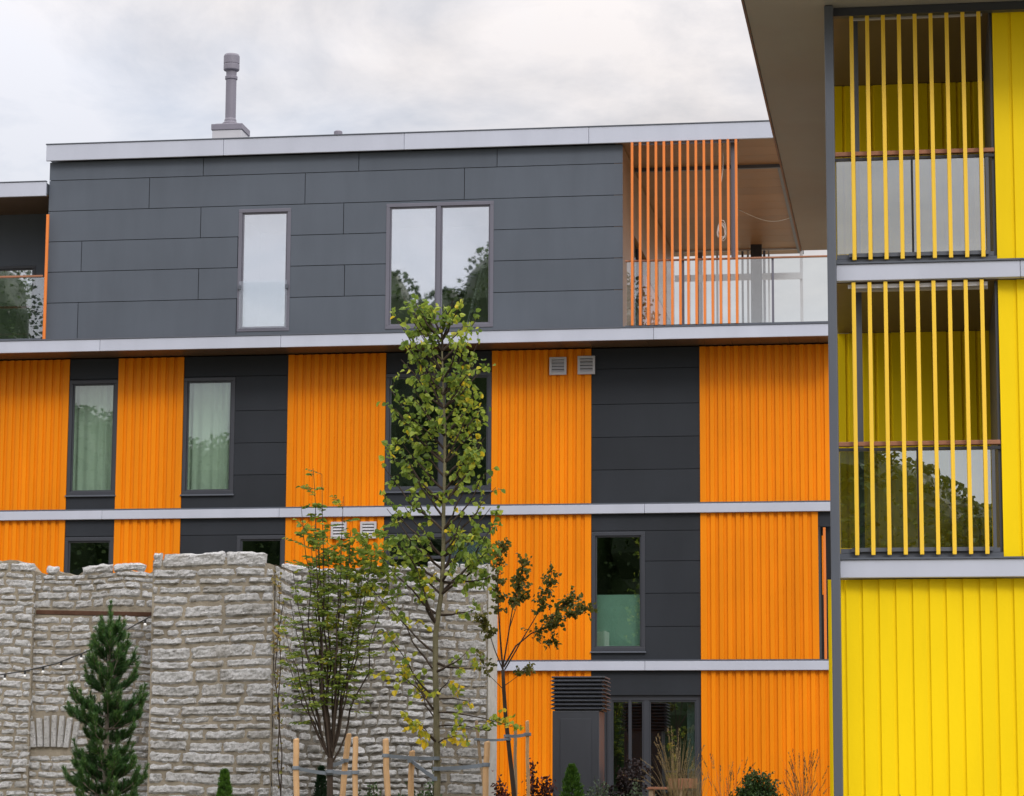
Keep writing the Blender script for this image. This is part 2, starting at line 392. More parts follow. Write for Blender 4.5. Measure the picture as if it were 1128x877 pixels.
# =================================================================== ORANGE APARTMENT BUILDING
YO = 54.0                      # plane of the lower storeys
YP = 53.25                     # plane of the penthouse wall
YL = 53.10                     # front of roof edge and ledge
bx0 = X(-260, 470, YO); bxr = X(915.5, 470, YO)
zBase = 1.2
OB = thing('apartment_building', 'long apartment building clad in ribbed orange and dark grey panels with white floor bands', 'building', ((bx0+bxr)/2, 60, zBase))
zRT = Z(450, 146.6, YL); zRB = Z(450, 164.6, YL)          # roof edge
zLT = Z(450, 366.4, YL); zLB = Z(450, 379.6, YL)          # ledge
YB = YO-.09
z2T = Z(450, 556.6, YB); z2B = Z(450, 568.2, YB)
z3T = Z(700, 726.6, YB); z3B = Z(700, 738.6, YB)
vx = lambda px: X(px, 470, YO)
cuts = {'a': bx0, 'b': vx(75.2), 'c': vx(129), 'd': vx(201.5), 'e': vx(316.5), 'f': vx(424.5), 'g': vx(541.5), 'h': vx(651.5), 'i': vx(770.8), 'j': bxr}
zTop = zLB                     # top of storey under ledge
F3 = (z2T, zTop); F2 = (z3T, z2B); F1 = (zBase, z3B)
z32 = Z(700, 563, YO)
# windows in the lower storeys: (px0, px1, pytop, pybot)
def rect(px0, px1, py0, py1, Y=YO):
    xm = (px0+px1)/2; ym = (py0+py1)/2
    return [X(px0, ym, Y), X(px1, ym, Y), Z(xm, py1, Y), Z(xm, py0, Y)]
W1 = rect(76.6, 128.6, 419, 545.5); W2 = rect(203.7, 258, 416, 544.5); W3 = rect(425, 541.5, 411, 541)
h2 = Z(680, 586, YO); l2 = Z(680, 717.5, YO)
W4 = rect(74.8, 126.8, 594, 700); W5 = rect(260, 315.5, 592, 700); W6 = rect(424.3, 541, 588, 700); W7 = rect(652.8, 710.5, 586, 717.5)
for w in (W4, W5, W6, W7): w[2] = l2; w[3] = h2
W10 = [X(668, 800, YO), cuts['i']-.004, zBase+.1, Z(720, 766, YO)]
W1[0] = cuts['b']+.004; W1[1] = cuts['c']-.004; W4[0] = W1[0]; W4[1] = W1[1]; W3[0] = cuts['f']+.004; W3[1] = cuts['g']-.004; W6[0], W6[1] = W3[0], W3[1]
W7[0] = cuts['h']+.004; W2[0] = cuts['d']+.004; W5[1] = cuts['e']-.004
# structural wall with openings, side and back walls
recx0, recx1 = X(902, 650, YO), bxr
recess = [recx0, recx1-.0, z3T+.003, z2B-.003]
holes = [W1, W2, W3, W4, W5, W6, W7, W10, recess]
wb = MB()
for r in subtract((bx0, bxr, zBase, zLB-.01), holes): wb.box(r[0], r[1], YO+.03, YO+.13, r[2], r[3])
wb.box(bx0, bx0+.2, YO+.13, 66, zBase, zLB); wb.box(bx0, bxr, 65.8, 66, zBase, zLB)
wb.box(bxr-.2, bxr, YO+1.6, 65.8, zBase, zLB)
wb.box(bxr-.2, bxr, YO+.13, YO+1.6, z2B, zLB); wb.box(bxr-.2, bxr, YO+.13, YO+1.6, zBase, z3T)
wb.build('wall', M['darkgap'], OB)
# orange ribbed sheets
PIT = .1655
e = .003
for a, b in (('a','b'),('c','d'),('e','f'),('g','h'),('i','j')):
    fluted(cuts[a]+e, cuts[b]-e, F3[0]+e, F3[1]-.01, YO-.02, PIT).build('orange_panel', M['orange'], OB)
    x1 = cuts[b] if b != 'j' else recx0
    fluted(cuts[a]+e, x1-e, F2[0]+e, F2[1]-e, YO-.02, PIT).build('orange_panel', M['orange'], OB)
    fluted(cuts[a]+e, cuts[b]-e, F1[0], F1[1]-e, YO-.02, PIT).build('orange_panel', M['orange'], OB)
# grey panels
def zr(px, ys, Y=YO): return [Z(px, y, Y) for y in ys]
j3 = zr(700, (406, 445, 481.3, 517.3)); j2 = zr(690, (584.8, 618.3, 653.8, 690.3))
for a, b, hs in (('b','c',[W1,W4]),('d','e',[W2,W5]),('f','g',[W3,W6]),('h','i',[W7,W10])):
    hx = [[h[0], h[1], h[2]-.0, h[3]] for h in hs]
    xa, xb = cuts[a], cuts[b]
    split = [hs[0][1]] if a == 'd' else []
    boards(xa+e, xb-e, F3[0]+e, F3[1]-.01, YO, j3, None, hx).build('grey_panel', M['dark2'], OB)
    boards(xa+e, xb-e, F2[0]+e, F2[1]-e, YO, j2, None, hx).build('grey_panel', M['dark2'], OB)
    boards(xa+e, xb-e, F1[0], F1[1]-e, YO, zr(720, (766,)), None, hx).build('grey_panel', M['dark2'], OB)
# corner recess beside the right hand panel
rc = MB(); rc.box(recx0+.01, bxr-.01, YO+.005, YO+.03, Z(908, 580, YO), z2B-.004)
rc.build('recess_header', M['dark2'], OB)
rc = MB(); rc.box(recx0, bxr-.2, YO+1.45, YO+1.55, z3T, z2B); rc.box(recx0-.1, recx0-.004, YO+.13, YO+1.45, z3T, z2B)
rc.box(recx0-.1, bxr, YO+.13, YO+1.6, z3T-.15, z3T-.005); rc.box(recx0-.1, bxr, YO+.13, YO+1.6, z2B+.005, z2B+.15)
rc.build('recess_wall', M['darkgap'], OB)
xp = X(908.6, 640, YO)
MB().box(xp-.025, xp+.025, YO+.01, YO+.06, z3T, Z(908, 581, YO)).build('corner_post', M['opost'], OB)
MB().box(recx0+.07, recx0+.13, YO+.02, YO+.06, Z(905, 655, YO), Z(905, 590, YO)).build('corner_panel', M['orange'], OB)
# floor bands
for zt, zb in ((z2T, z2B), (z3T, z3B)):
    b = trim(bx0, bxr+.02, YB, YO+.02, zb, zt-.035)
    o = b.build('floor_band', M['pale'], OB, bevel=.006)
    MB().box(bx0, bxr+.02, YB+.02, YO+.02, zt-.033, zt-.002).build('drip_flashing', M['steel'], o)
# ledge with brown soffit, roof of the lower storeys
ledR = X(932, 370, YL)
lb = trim(bx0, ledR, YL, YL+.05, zLB-.0, zLT); o = lb.build('ledge_fascia', M['pale'], OB, bevel=.008)
MB().box(bx0, ledR, YL-.012, YL+.04, zLT+.002, zLT+.028).build('ledge_flashing', M['steel'], o)
sb = MB(); n = 40
for i in range(n):
    a = bx0+(ledR-bx0)*i/n; b = bx0+(ledR-bx0)*(i+1)/n
    sb.box(a+.003, b-.003, YL+.055, YO+.5, zLB+.02, zLB+.05, rnd(.2,.8))
sb.build('ledge_soffit', M['brown'], OB)
MB().box(bx0, ledR, YL+.055, 66, zLB+.055, zLT-.01).build('terrace_floor', M['deck'], OB)
# vents
for (a, b, c, d) in ((605.4,624,393.7,413),(636.4,655.4,392.3,412.3),(397,414.6,574.7,593.2),(364.7,381.7,575,593.4)):
    r = rect(a, b, c, d, YO-.05); vent(OB, r[0], r[1], r[2], r[3], YO-.045)

# --- windows of the lower storeys
cz = lambda w: (w[0]+.05, w[1]-.05, w[2]+.02, w[3]-.06)
window(OB, *W1, YO, gl='g_win', curtain=cz(W1), label='tall window with pale curtain and foliage reflections')
window(OB, *W2, YO, gl='g_win', curtain=cz(W2), label='tall window with closed pale green curtain')
window(OB, *W3, YO, cols=(.53,), gl='g_dark', room='room', sill=True, label='wide two-light window behind the tall young tree')
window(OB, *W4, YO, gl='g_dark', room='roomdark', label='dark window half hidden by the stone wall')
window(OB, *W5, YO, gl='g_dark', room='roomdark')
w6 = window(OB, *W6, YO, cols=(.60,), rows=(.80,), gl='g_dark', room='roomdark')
x0, x1 = X(495, 615, YO+.2), X(538, 615, YO+.2)
MB().box(x0, x1, YO+.075, YO+.09, l2+.1, Z(515, 596, YO+.2)).build('blind', M['white'], w6)
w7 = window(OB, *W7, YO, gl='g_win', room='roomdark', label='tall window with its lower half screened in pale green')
zz = Z(680, 655.4, YO+.2)
MB().box(W7[0]+.08, W7[1]-.08, YO+.16, YO+.175, W7[2]+.1, zz).build('frosted_screen', M['curtteal'], w7)
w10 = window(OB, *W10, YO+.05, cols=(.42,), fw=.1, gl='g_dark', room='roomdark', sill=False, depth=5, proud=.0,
       curtain=(X(757, 800, YO+.3), W10[1]-.1, W10[2]+.1, W10[3]-.15), label='ground floor glazed terrace door in dark frame')
MB().box(X(694, 800, YO+.06)-.03, X(694, 800, YO+.06)+.03, YO+.055, YO+.11, W10[2]+.1, W10[3]-.1).build('mullion', M['frame'], w10)

# --- penthouse
px0 = X(52.3, 270, YP); px1 = X(686, 260, YP)
W8 = rect(262, 319.6, 230, 365, YP); W9 = rect(425, 543.5, 223, 361.5, YP)
zs_ = zr(450, (187.0, 221.5, 255.8, 290, 324.6), YP)
xs_ = [[X(q, 270, YP) for q in r] for r in ((222, 394, 547), (163, 335, 511), (220.5, 378), (90, 262), (219.5, 380), (88, 262))]
bk = MB()
for r in subtract((px0+.02, px1-.02, zLT+.03, zRB), [W8, W9]): bk.box(r[0], r[1], YP+.03, YP+.13, r[2], r[3])
bk.box(px0+.02, px0+.2, YP+.13, 64.3, zLT, zRB); bk.box(px0+.2, px1-.2, 64.1, 64.3, zLT, zRB)
bk.build('penthouse_wall', M['darkgap'], OB)
boards(px0, px1, zLT+.035, zRB-.004, YP, zs_, xs_, [W8, W9], gap=.014).build('penthouse_panel', M['dark'], OB)
w8 = window(OB, *W8, YP, mat='frame2', gl='g_pent', room='room', sill=False, label='narrow top storey window mirroring the bright sky')
w9 = window(OB, *W9, YP, cols=(.49,), mat='frame2', gl='g_pent', room='roomdark', sill=False, label='two-light top storey window mirroring sky and dark trees')
for w, b in ((W8, w8),):
    zz = Z(290, 309, YP-.06)
    MB().box(w[0]+.05, w[1]-.05, YP-.055, YP-.043, w[2]+.06, zz).build('balustrade_glass', M['g_french'], b)
    zc = Z(290, 316, YP-.06)
    for xx in (w[0]+.06, w[1]-.06):
        c = MB(); c.box(xx-.03, xx+.03, YP-.065, YP-.012, zc-.05, zc+.05); c.build('glass_clamp', M['steel'], b, bevel=.01)
# end wall facing the terrace
ew = MB(); xe = px1
for (y0, y1, z0, z1) in ((YP+.02, 55.4, zLT, zRB), (55.4, 57.9, zLT+2.35, zRB), (57.9, 64.3, zLT+2.0, zRB)):
    ew.box(xe-.18, xe, y0, y1, z0+.03, z1-.02)
ew.build('end_wall', M['tsoff'], OB)
MB().box(xe-.16, xe-.02, 57.9, 62.2, zLT+.03, zLT+2.02).build('end_wall_panel', M['opost'], OB)
MB().box(xe-.16, xe-.02, 62.2, 64.3, zLT+.03, zLT+2.02).build('end_wall_panel', M['dark'], OB)
dr = MB(); dr.box(xe-.1, xe-.06, 55.42, 57.88, zLT+.03, zLT+2.34); dro = dr.build('terrace_door', M['g_dark'], OB)
MB().box(xe-.14, xe-.02, 56.6, 56.7, zLT+.03, zLT+2.34).build('door_stile', M['frame'], dro)
MB().box(xe-.6, xe-.55, 55.3, 58, zLT+.03, zLT+2.4).build('interior', M['roomdark'], dro)
# roof
rfL = X(51.0, 165, YL); rfR = X(856, 150, YL)
YRB = 64.6
rf = trim(rfL, rfR, YL, YL+.06, zRB, zRT); ro = rf.build('roof_fascia', M['pale'], OB, bevel=.008)
MB().box(rfL-.01, rfR+.01, YL-.012, YL+.08, zRT+.002, zRT+.022).build('roof_flashing', M['steel'], ro)
MB().box(rfL, rfR, YL+.065, YRB, zRB+.06, zRT-.03).build('roof', M['steel'], OB)
so = MB(); xs0 = px1-.15; n = 16
for i in range(n):
    a = YL+.065+(YRB-YL-.065)*i/n; b = YL+.065+(YRB-YL-.065)*(i+1)/n
    so.box(xs0, rfR-.01, a+.004, b-.004, zRB+.02, zRB+.05, rnd(.2,.8))
so.build('terrace_soffit', M['tsoff'], OB)
MB().box(rfR-.06, rfR, YL+.065, YRB, zRB, zRT-.02).build('roof_side_fascia', M['frame'], OB)
# glazing track below soffit
YT = 55.4
tz = Z(770, 187, YT); tz1 = Z(770, 181, YT)
xt0, xt1 = px1+.02, X(858.5, 185, YT)
t = MB(); t.box(xt0, xt1, YT, YT+.09, tz, tz1); t.beam((xt1, YT+.04, (tz+tz1)/2), (xt1, YRB-.4, (tz+tz1)/2), .09, .11)
for q in range(5): t.box(xt1-.02, xt1+.02, YT+.5+q*1.9, YT+.56+q*1.9, tz1-.01, zRB+.03)
t.box(xt0+.3, xt0+.35, YT+.02, YT+.07, tz1-.01, zRB+.03)
t.build('glazing_track', M['steel'], OB)
xc = X(833, 260, 63.5)
MB().box(xc-.13, xc+.13, 63.4, 63.6, zLT+.01, zRB+.03).build('roof_post', M['black'], OB)
# terrace railing, front
zh = Z(770, 285, YL+.1); xr0, xr1 = px1+.06, ledR
zfl = zLT+.03
rl = MB(); rl.box(xr0, xr1, YL+.06, YL+.12, zh-.035, zh)
rail = rl.build('terrace_railing', M['wood'], OB, bevel=.006)
xs = [xr0, X(752, 320, YL), X(851, 320, YL), xr1]
for a, b in zip(xs, xs[1:]):
    MB().box(a+.03, b-.03, YL+.085, YL+.097, zfl+.03, zh-.04).build('glass_pane', M['g_rail'], rail)
for a in xs[1:3]:
    MB().box(a-.022, a+.022, YL+.10, YL+.16, zfl, zh-.036).build('post', M['frame2'], rail)
MB().box(xr0, xr1, YL+.06, YL+.13, zfl, zfl+.03).build('base_rail', M['steel'], rail)
# glazed screen at the back edge of the terrace roof, open to the sky behind
YK = 63.9
zk0, zk1 = Z(800, 309, YK), Z(800, 302, YK)
bl = MB(); bl.box(xr0, X(884, 300, YK), YK, YK+.06, zk0, zk1); bl.box(xr0, X(884, 300, YK), YK, YK+.06, zRB-.02, zRB+.03)
br = bl.build('back_screen', M['vent'], OB)
for (px, w, mt_) in ((733, .10, 'vent'), (752, .06, 'vent'), (771, .12, 'frame2'), (790, .05, 'vent'), (818, .05, 'frame2'), (824, .05, 'vent'), (842, .06, 'frame2'), (847, .04, 'vent'), (883, .07, 'vent')):
    xx = X(px, 330, YK); MB().box(xx-w/2, xx+w/2, YK+.062, YK+.12, zfl, zRB+.03).build('post', M[mt_], br)
# slat screen of upright orange bars
sx = X(696.4, 260, YL-.0); dx = (X(811.4, 255, YL)-sx)/13
st, sbm = zRB+.02, zLT+.01
sr = MB(); sr.box(sx-.05, sx+13*dx+.05, YL+.062, YL+.10, zRB-.05, zRB-.002)
scr = sr.build('bar_screen', M['frame2'], OB); scr['label'] = 'screen of upright orange bars on the roof terrace'
b0 = MB().box(sx-.025, sx+.025, YL-.03, YL+.03-.005, sbm+.03, zRB-.01).build('bar', M['opost'], scr, bevel=.004)
for k in range(1, 14): copy_at(b0, scr, (dx*k, 0, 0))
xx = sx+12.55*dx
MB().box(xx-.05, xx+.05, YL+.2, YL+.26, zh, zRB+.02).build('side_post', M['frame2'], scr)
# left set-back part of the top storey
lzT = Z(25, 200.8, YL); lzB = Z(25, 216.4, YL); YLw = 54.8
xl1 = px0-.02
o = MB().box(bx0, xl1, YL, YL+.06, lzB, lzT).build('roof_fascia', M['pale'], OB, bevel=.008)
MB().box(bx0, xl1, YL-.012, YL+.08, lzT+.002, lzT+.02).build('roof_flashing', M['steel'], o)
MB().box(bx0, xl1, YL+.065, 64.4, lzB+.05, lzT-.02).build('roof', M['steel'], OB)
MB().box(bx0, xl1, YL+.065, YLw+.3, lzB+.01, lzB+.045).build('loggia_soffit', M['brown'], OB)
Wl = [bx0+1, X(38.5, 330, YLw), zLT+.06, Z(20, 293, YLw)]
lw = MB()
for r in subtract((bx0, xl1, zLT, lzB+.01), [Wl]): lw.box(r[0], r[1], YLw, YLw+.2, r[2], r[3])
lw.build('loggia_wall', M['dark'], OB)
window(OB, *Wl, YLw, gl='g_pent', room='roomdark', sill=False, cols=(.5,), fw=.06, label='loggia window mirroring sky and a dark tree')
zl = Z(25, 303.8, YL+.1)
ll = MB().box(bx0, xl1-.03, YL+.06, YL+.12, zl-.04, zl); lr = ll.build('loggia_railing', M['wood'], OB, bevel=.006)
MB().box(bx0+.1, X(46.5, 330, YL), YL+.085, YL+.097, zfl+.03, zl-.05).build('glass_pane', M['g_rail'], lr)
MB().box(bx0, xl1-.03, YL+.06, YL+.13, zfl, zfl+.03).build('base_rail', M['steel'], lr)
xo = X(50.2, 300, YL)
MB().box(xo-.028, xo+.028, YL+.02, YL+.056, zfl, Z(50, 236, YL)).build('loggia_post', M['opost'], OB)
# chimney and small roof vent (parts of the building)
YC = 57.5
cx = X(254.3, 110, YC); s1 = 3000/YC
cb0, cb1 = X(238, 146, YC), X(270.2, 146, YC)
cw = (cb1-cb0)/2; cc = (cb0+cb1)/2
bz = Z(254, 147, YC)
base = MB().box(cc-cw, cc+cw, YC-cw, YC+cw, zRT-.3, bz).build('chimney', M['vent'], OB, bevel=.01)
bz1 = Z(254, 139, YC); k = MB()
k.box(cc-cw-.02, cc+cw+.02, YC-cw-.02, YC+cw+.02, bz, bz1-.03); k.box(cc-cw*.85, cc+cw*.75, YC-cw*.8, YC+cw*.8, bz1-.03, bz1)
k.build('base_cap', M['chim'], base, bevel=.01)
h = Z(254, 78, YC)-bz1; r = .118
MB().lathe((cx, YC, bz1), [(r*1.55,0),(r*1.5,.06),(r*1.15,.09),(r*1.12,.14),(r,.17),(r,h-.22),(r*1.18,h-.2),(r*1.18,h-.14),(r*.98,h-.12),(r*1.0,h-.02),(r*.85,h)], 28).build('flue', M['chim'], base, smooth=False)
hz = Z(254, 61, YC)-Z(254, 77, YC); r2 = .178
MB().lathe((cx, YC, Z(254, 77, YC)-.02), [(r*.8,-.03),(r2*.93,0),(r2,.02),(r2,hz*.38),(r2*.95,hz*.42),(r2,hz*.47),(r2,hz-.01),(r2*.9,hz+.03)], 28).build('cowl', M['chim'], base)
vx_ = X(372.5, 146, YC)
vz_ = Z(372.5, 143.8, YC); MB().lathe((vx_, YC, vz_-.8), [(.06,0),(.06,.68),(.095,.69),(.095,.77),(.05,.8)], 18).build('roof_vent', M['chim'], OB)

# --- things on and in the building
# coil of cable hanging from the terrace soffit
cp = at(795, 250, YL+.5)
cbm = MB(); top = at(793, 205, YL+.5); top.z = min(zRB+.02, top.z)
ctop = Vector((cp.x+.02, YL+.5, zRB+.02))
pts = [ctop+(Vector((cp.x-.03, cp.y, cp.z+.1))-ctop)*(i/6)+Vector((.03*math.sin(i*1.1), .02*math.sin(i), 0)) for i in range(7)]
cbm.tube(pts, .009, 6)
for q in range(5):
    ph = rnd(0, 6); rr = rnd(.10, .17); tl = rnd(-.35, .35)
    cbm.tube([cp+Vector((rr*.55*math.sin(a)+tl*rr*math.cos(a), .04*math.sin(a*2+ph)+.03*q-.06, rr*1.25*math.cos(a)-.08)) for a in [ph+2*math.pi*i/18 for i in range(18)]], .009, 6)
props(cbm.build('cable_coil', M['cable'], smooth=True), 'coiled white cable hanging from the terrace ceiling behind the orange bars', 'cable')
a = at(813, 236, 59.6); a.z = zRB+.02; b = Vector((xt1, 60.3, tz+.02))
cbm = MB(); pts = []
for i in range(17):
    t_ = i/16; p = a.lerp(b, t_); p.z -= .16*math.sin(math.pi*t_)*(.7+.6*t_); pts.append(p)
cbm.tube(pts, .008, 6)
props(cbm.build('sagging_wire', M['cable'], smooth=True), 'thin pale wire sagging under the brown terrace ceiling', 'wire')
# step ladder standing inside the two-light top storey window
YD = YP+.12
lt = thing('step_ladder', 'pale green step ladder leaning inside the two-light top storey window', 'ladder', (X(520, 355, YD), YD, zLT+.1))
f1, f2, tp = at(515, 356, YD), at(540, 352, YD+.5), at(532, 291, YD+.1)
for nm, a, b in (('stile', f1, tp), ('stile', f1+Vector((.0, .45, 0)), tp+Vector((0, .35, 0))), ('rear_leg', f2, tp)):
    MB().beam(a, b, .05, .035).build(nm, M['interior_metal'], lt)
for k in range(1, 5):
    p = f1.lerp(tp, k/5.2); MB().beam(p, p+Vector((0, .4, 0)), .08, .02).build('tread', M['interior_metal'], lt)
# =================================================================== YELLOW BUILDING
YY = 28.5
yz1T, yz1B = Z(1000, 288, YY-.1), Z(1000, 308.2, YY-.1)
yz2T, yz2B = Z(1000, 614.3, YY-.1), Z(1000, 636.4, YY-.1)
yzR = Z(1000, 6.5, YY-.1)
sa, sb_ = atz(821.8, 0, yzR), atz(878.3, 262, yzR)
xsof = (sa.x+sb_.x)/2; ysof = atz(895, 276, yzR).y
xcol0, xcol1 = X(911.5, 300, YY-.2), X(921.5, 300, YY-.2)
xbl = xcol1-.03; xbr = X(1098.5, 300, YY); xyr = X(1330, 300, YY)
YBk = 31.5
YBd = thing('yellow_building', 'bright yellow clad apartment building with barred balconies and a dark overhanging roof', 'building', ((xbl+xyr)/2, YY+5, zBase))
YP_ = .1735
# roof
ry = YY-1.1
MB().box(xsof, xyr, ry+.05, ysof, yzR+.004, yzR+.03).build('soffit', M['soffgrey'], YBd)
MB().box(xsof-.02, xyr, ry, ry+.045, yzR-.01, yzR+.45).build('roof_fascia', M['frame'], YBd)
MB().box(xsof-.03, xsof-.004, ry+.05, ysof, yzR-.005, yzR+.45).build('roof_fascia', M['frame'], YBd)
MB().box(xsof, xyr, ry+.05, ysof, yzR+.035, yzR+.42).build('roof', M['steel'], YBd)
MB().box(xbl, xyr, YY-.12, YY-.02, yzR-.09, yzR-.002).build('top_beam', M['frame'], YBd)
# column
MB().box(xcol0, xcol1, YY-.24, YY-.13, zBase-.3, yzR).build('corner_column', M['steel'], YBd, bevel=.012)
# body behind
bd = MB(); xbody = X(918, 300, YBk)
bd.box(xbody+.03, xyr, YBk+.06, 39, zBase, yzR-.01)
bd.box(xbr, xyr, YY+.06, YBk+.06, zBase, yzR-.01); bd.box(X(913.2, 760, YY)+.03, xbr, YY+.06, YBk+.06, zBase, yz2B)
bd.build('wall', M['soffgrey'], YBd)
# cladding
fluted(xbr+.004, xyr, yz1T+.004, yzR-.005, YY, YP_, d=.026, g=.016, sl=.010, tilt=.020).build('yellow_panel', M['yellow'], YBd)
fluted(xbr+.004, xyr, yz2T+.004, yz1B-.004, YY, YP_, d=.026, g=.016, sl=.010, tilt=.020).build('yellow_panel', M['yellow'], YBd)
fluted(X(913.2, 760, YY), xyr, zBase, yz2B-.006, YY, YP_, d=.026, g=.016, sl=.010, tilt=.020).build('yellow_panel', M['yellow'], YBd)
for zt, zb in ((yz1T, yz1B), (yz2T, yz2B)):
    o = trim(xbl+.02, xyr, YY-.12, YY-.02, zb, zt-.02, 2.05, .004).build('floor_band', M['pale'], YBd, bevel=.006)
    MB().box(xbl+.02, xyr, YY-.135, YY-.02, zt-.018, zt).build('drip_flashing', M['steel'], o)
# balconies
def balcony(z0, z1, pyrail, pysplit, top_y, label):
    """z0 floor, z1 ceiling"""
    fl = MB().box(xbl, xbr, YY-.015, YBk, z0-.17, z0).build('balcony', M['steel'], YBd); fl['label'] = label
    MB().box(xbl-.06, xbr, YY-.015, YBk, z1-.002, z1+.05).build('ceiling', M['brown'], fl)
    fluted(xbody-.02, xbr, z0+.004, z1-.006, YBk, YP_, d=.02, g=.018, sl=.012).build('back_wall', M['yellow'], fl)
    MB().box(xbr-.03, xbr-.003, YY+.03, YBk-.004, z0+.004, z1-.006).build('side_wall', M['frame'], fl)
    MB().box(xbl+.19, xbr-.1, YY+.02, YY+.07, z1-.085, z1-.008).build('glazing_track', M['vent'], fl)
    xq = X(944.3, 250, YY+.35)
    MB().box(xq-.035, xq+.035, YY+.3, YY+.37, z0+.005, z1-.006).build('post', M['steel'], fl)
    zh = Z(1010, pyrail, YY)
    MB().box(xbl+.005, xbr-.005, YY-.02, YY+.05, zh-.045, zh).build('handrail', M['wood'], fl, bevel=.005)
    MB().box(xbl+.005, xbr-.005, YY-.01, YY+.04, zh-.095, zh-.065).build('top_rail', M['black'], fl)
    xm = X(pysplit, 550 if pyrail > 300 else 220, YY)
    for a, b in ((xbl+.03, xm-.012), (xm+.012, xbr-.11)):
        MB().box(a, b, YY+.008, YY+.020, z0+.06, zh-.10).build('glass_pane', M['g_yel'], fl)
    MB().box(xm-.011, xm+.011, YY-.004, YY+.035, z0+.02, zh-.06).build('glass_joint', M['black'], fl)
    MB().box(xbr-.10, xbr-.065, YY-.004, YY+.035, z0+.02, zh-.06).build('end_post', M['steel'], fl)
    MB().box(xbl+.03, xbr-.03, YY-.008, YY+.04, z0+.004, z0+.05).build('base_rail', M['steel'], fl)
    return fl
def bars(z0, z1, pa, pb, py):
    a, b = X(pa, py, YY-.06), X(pb, py, YY-.06); d = (b-a)/8
    s = MB().box(a-.06, b+.06, YY-.05, YY-.02, z0+.02, z0+.06); o = s.build('bar_screen', M['steel'], YBd)
    s2 = MB().box(a-.06, b+.06, YY-.05, YY-.02, z1-.06, z1-.02).build('top_rail', M['vent'], o)
    q = MB().box(a-.021, a+.021, YY-.095, YY-.052, z0-.02, z1+.0).build('bar', M['ybar'], o, bevel=.005)
    for k in range(1, 9): copy_at(q, o, (d*k, 0, 0))
balcony(yz1T+.055, yzR-.01, 165.5, 1005, 7, 'upper balcony mirroring cloudy sky in its glass')
balcony(yz2T+.055, yz1B-.005, 486, 1011.5, 310, 'lower balcony with dark reflections in its glass')
bars(yz1T+.05, yzR-.02, 939.5, 1080.5, 150)
bars(yz2T+.05, yz1B-.01, 942.3, 1084.5, 460)

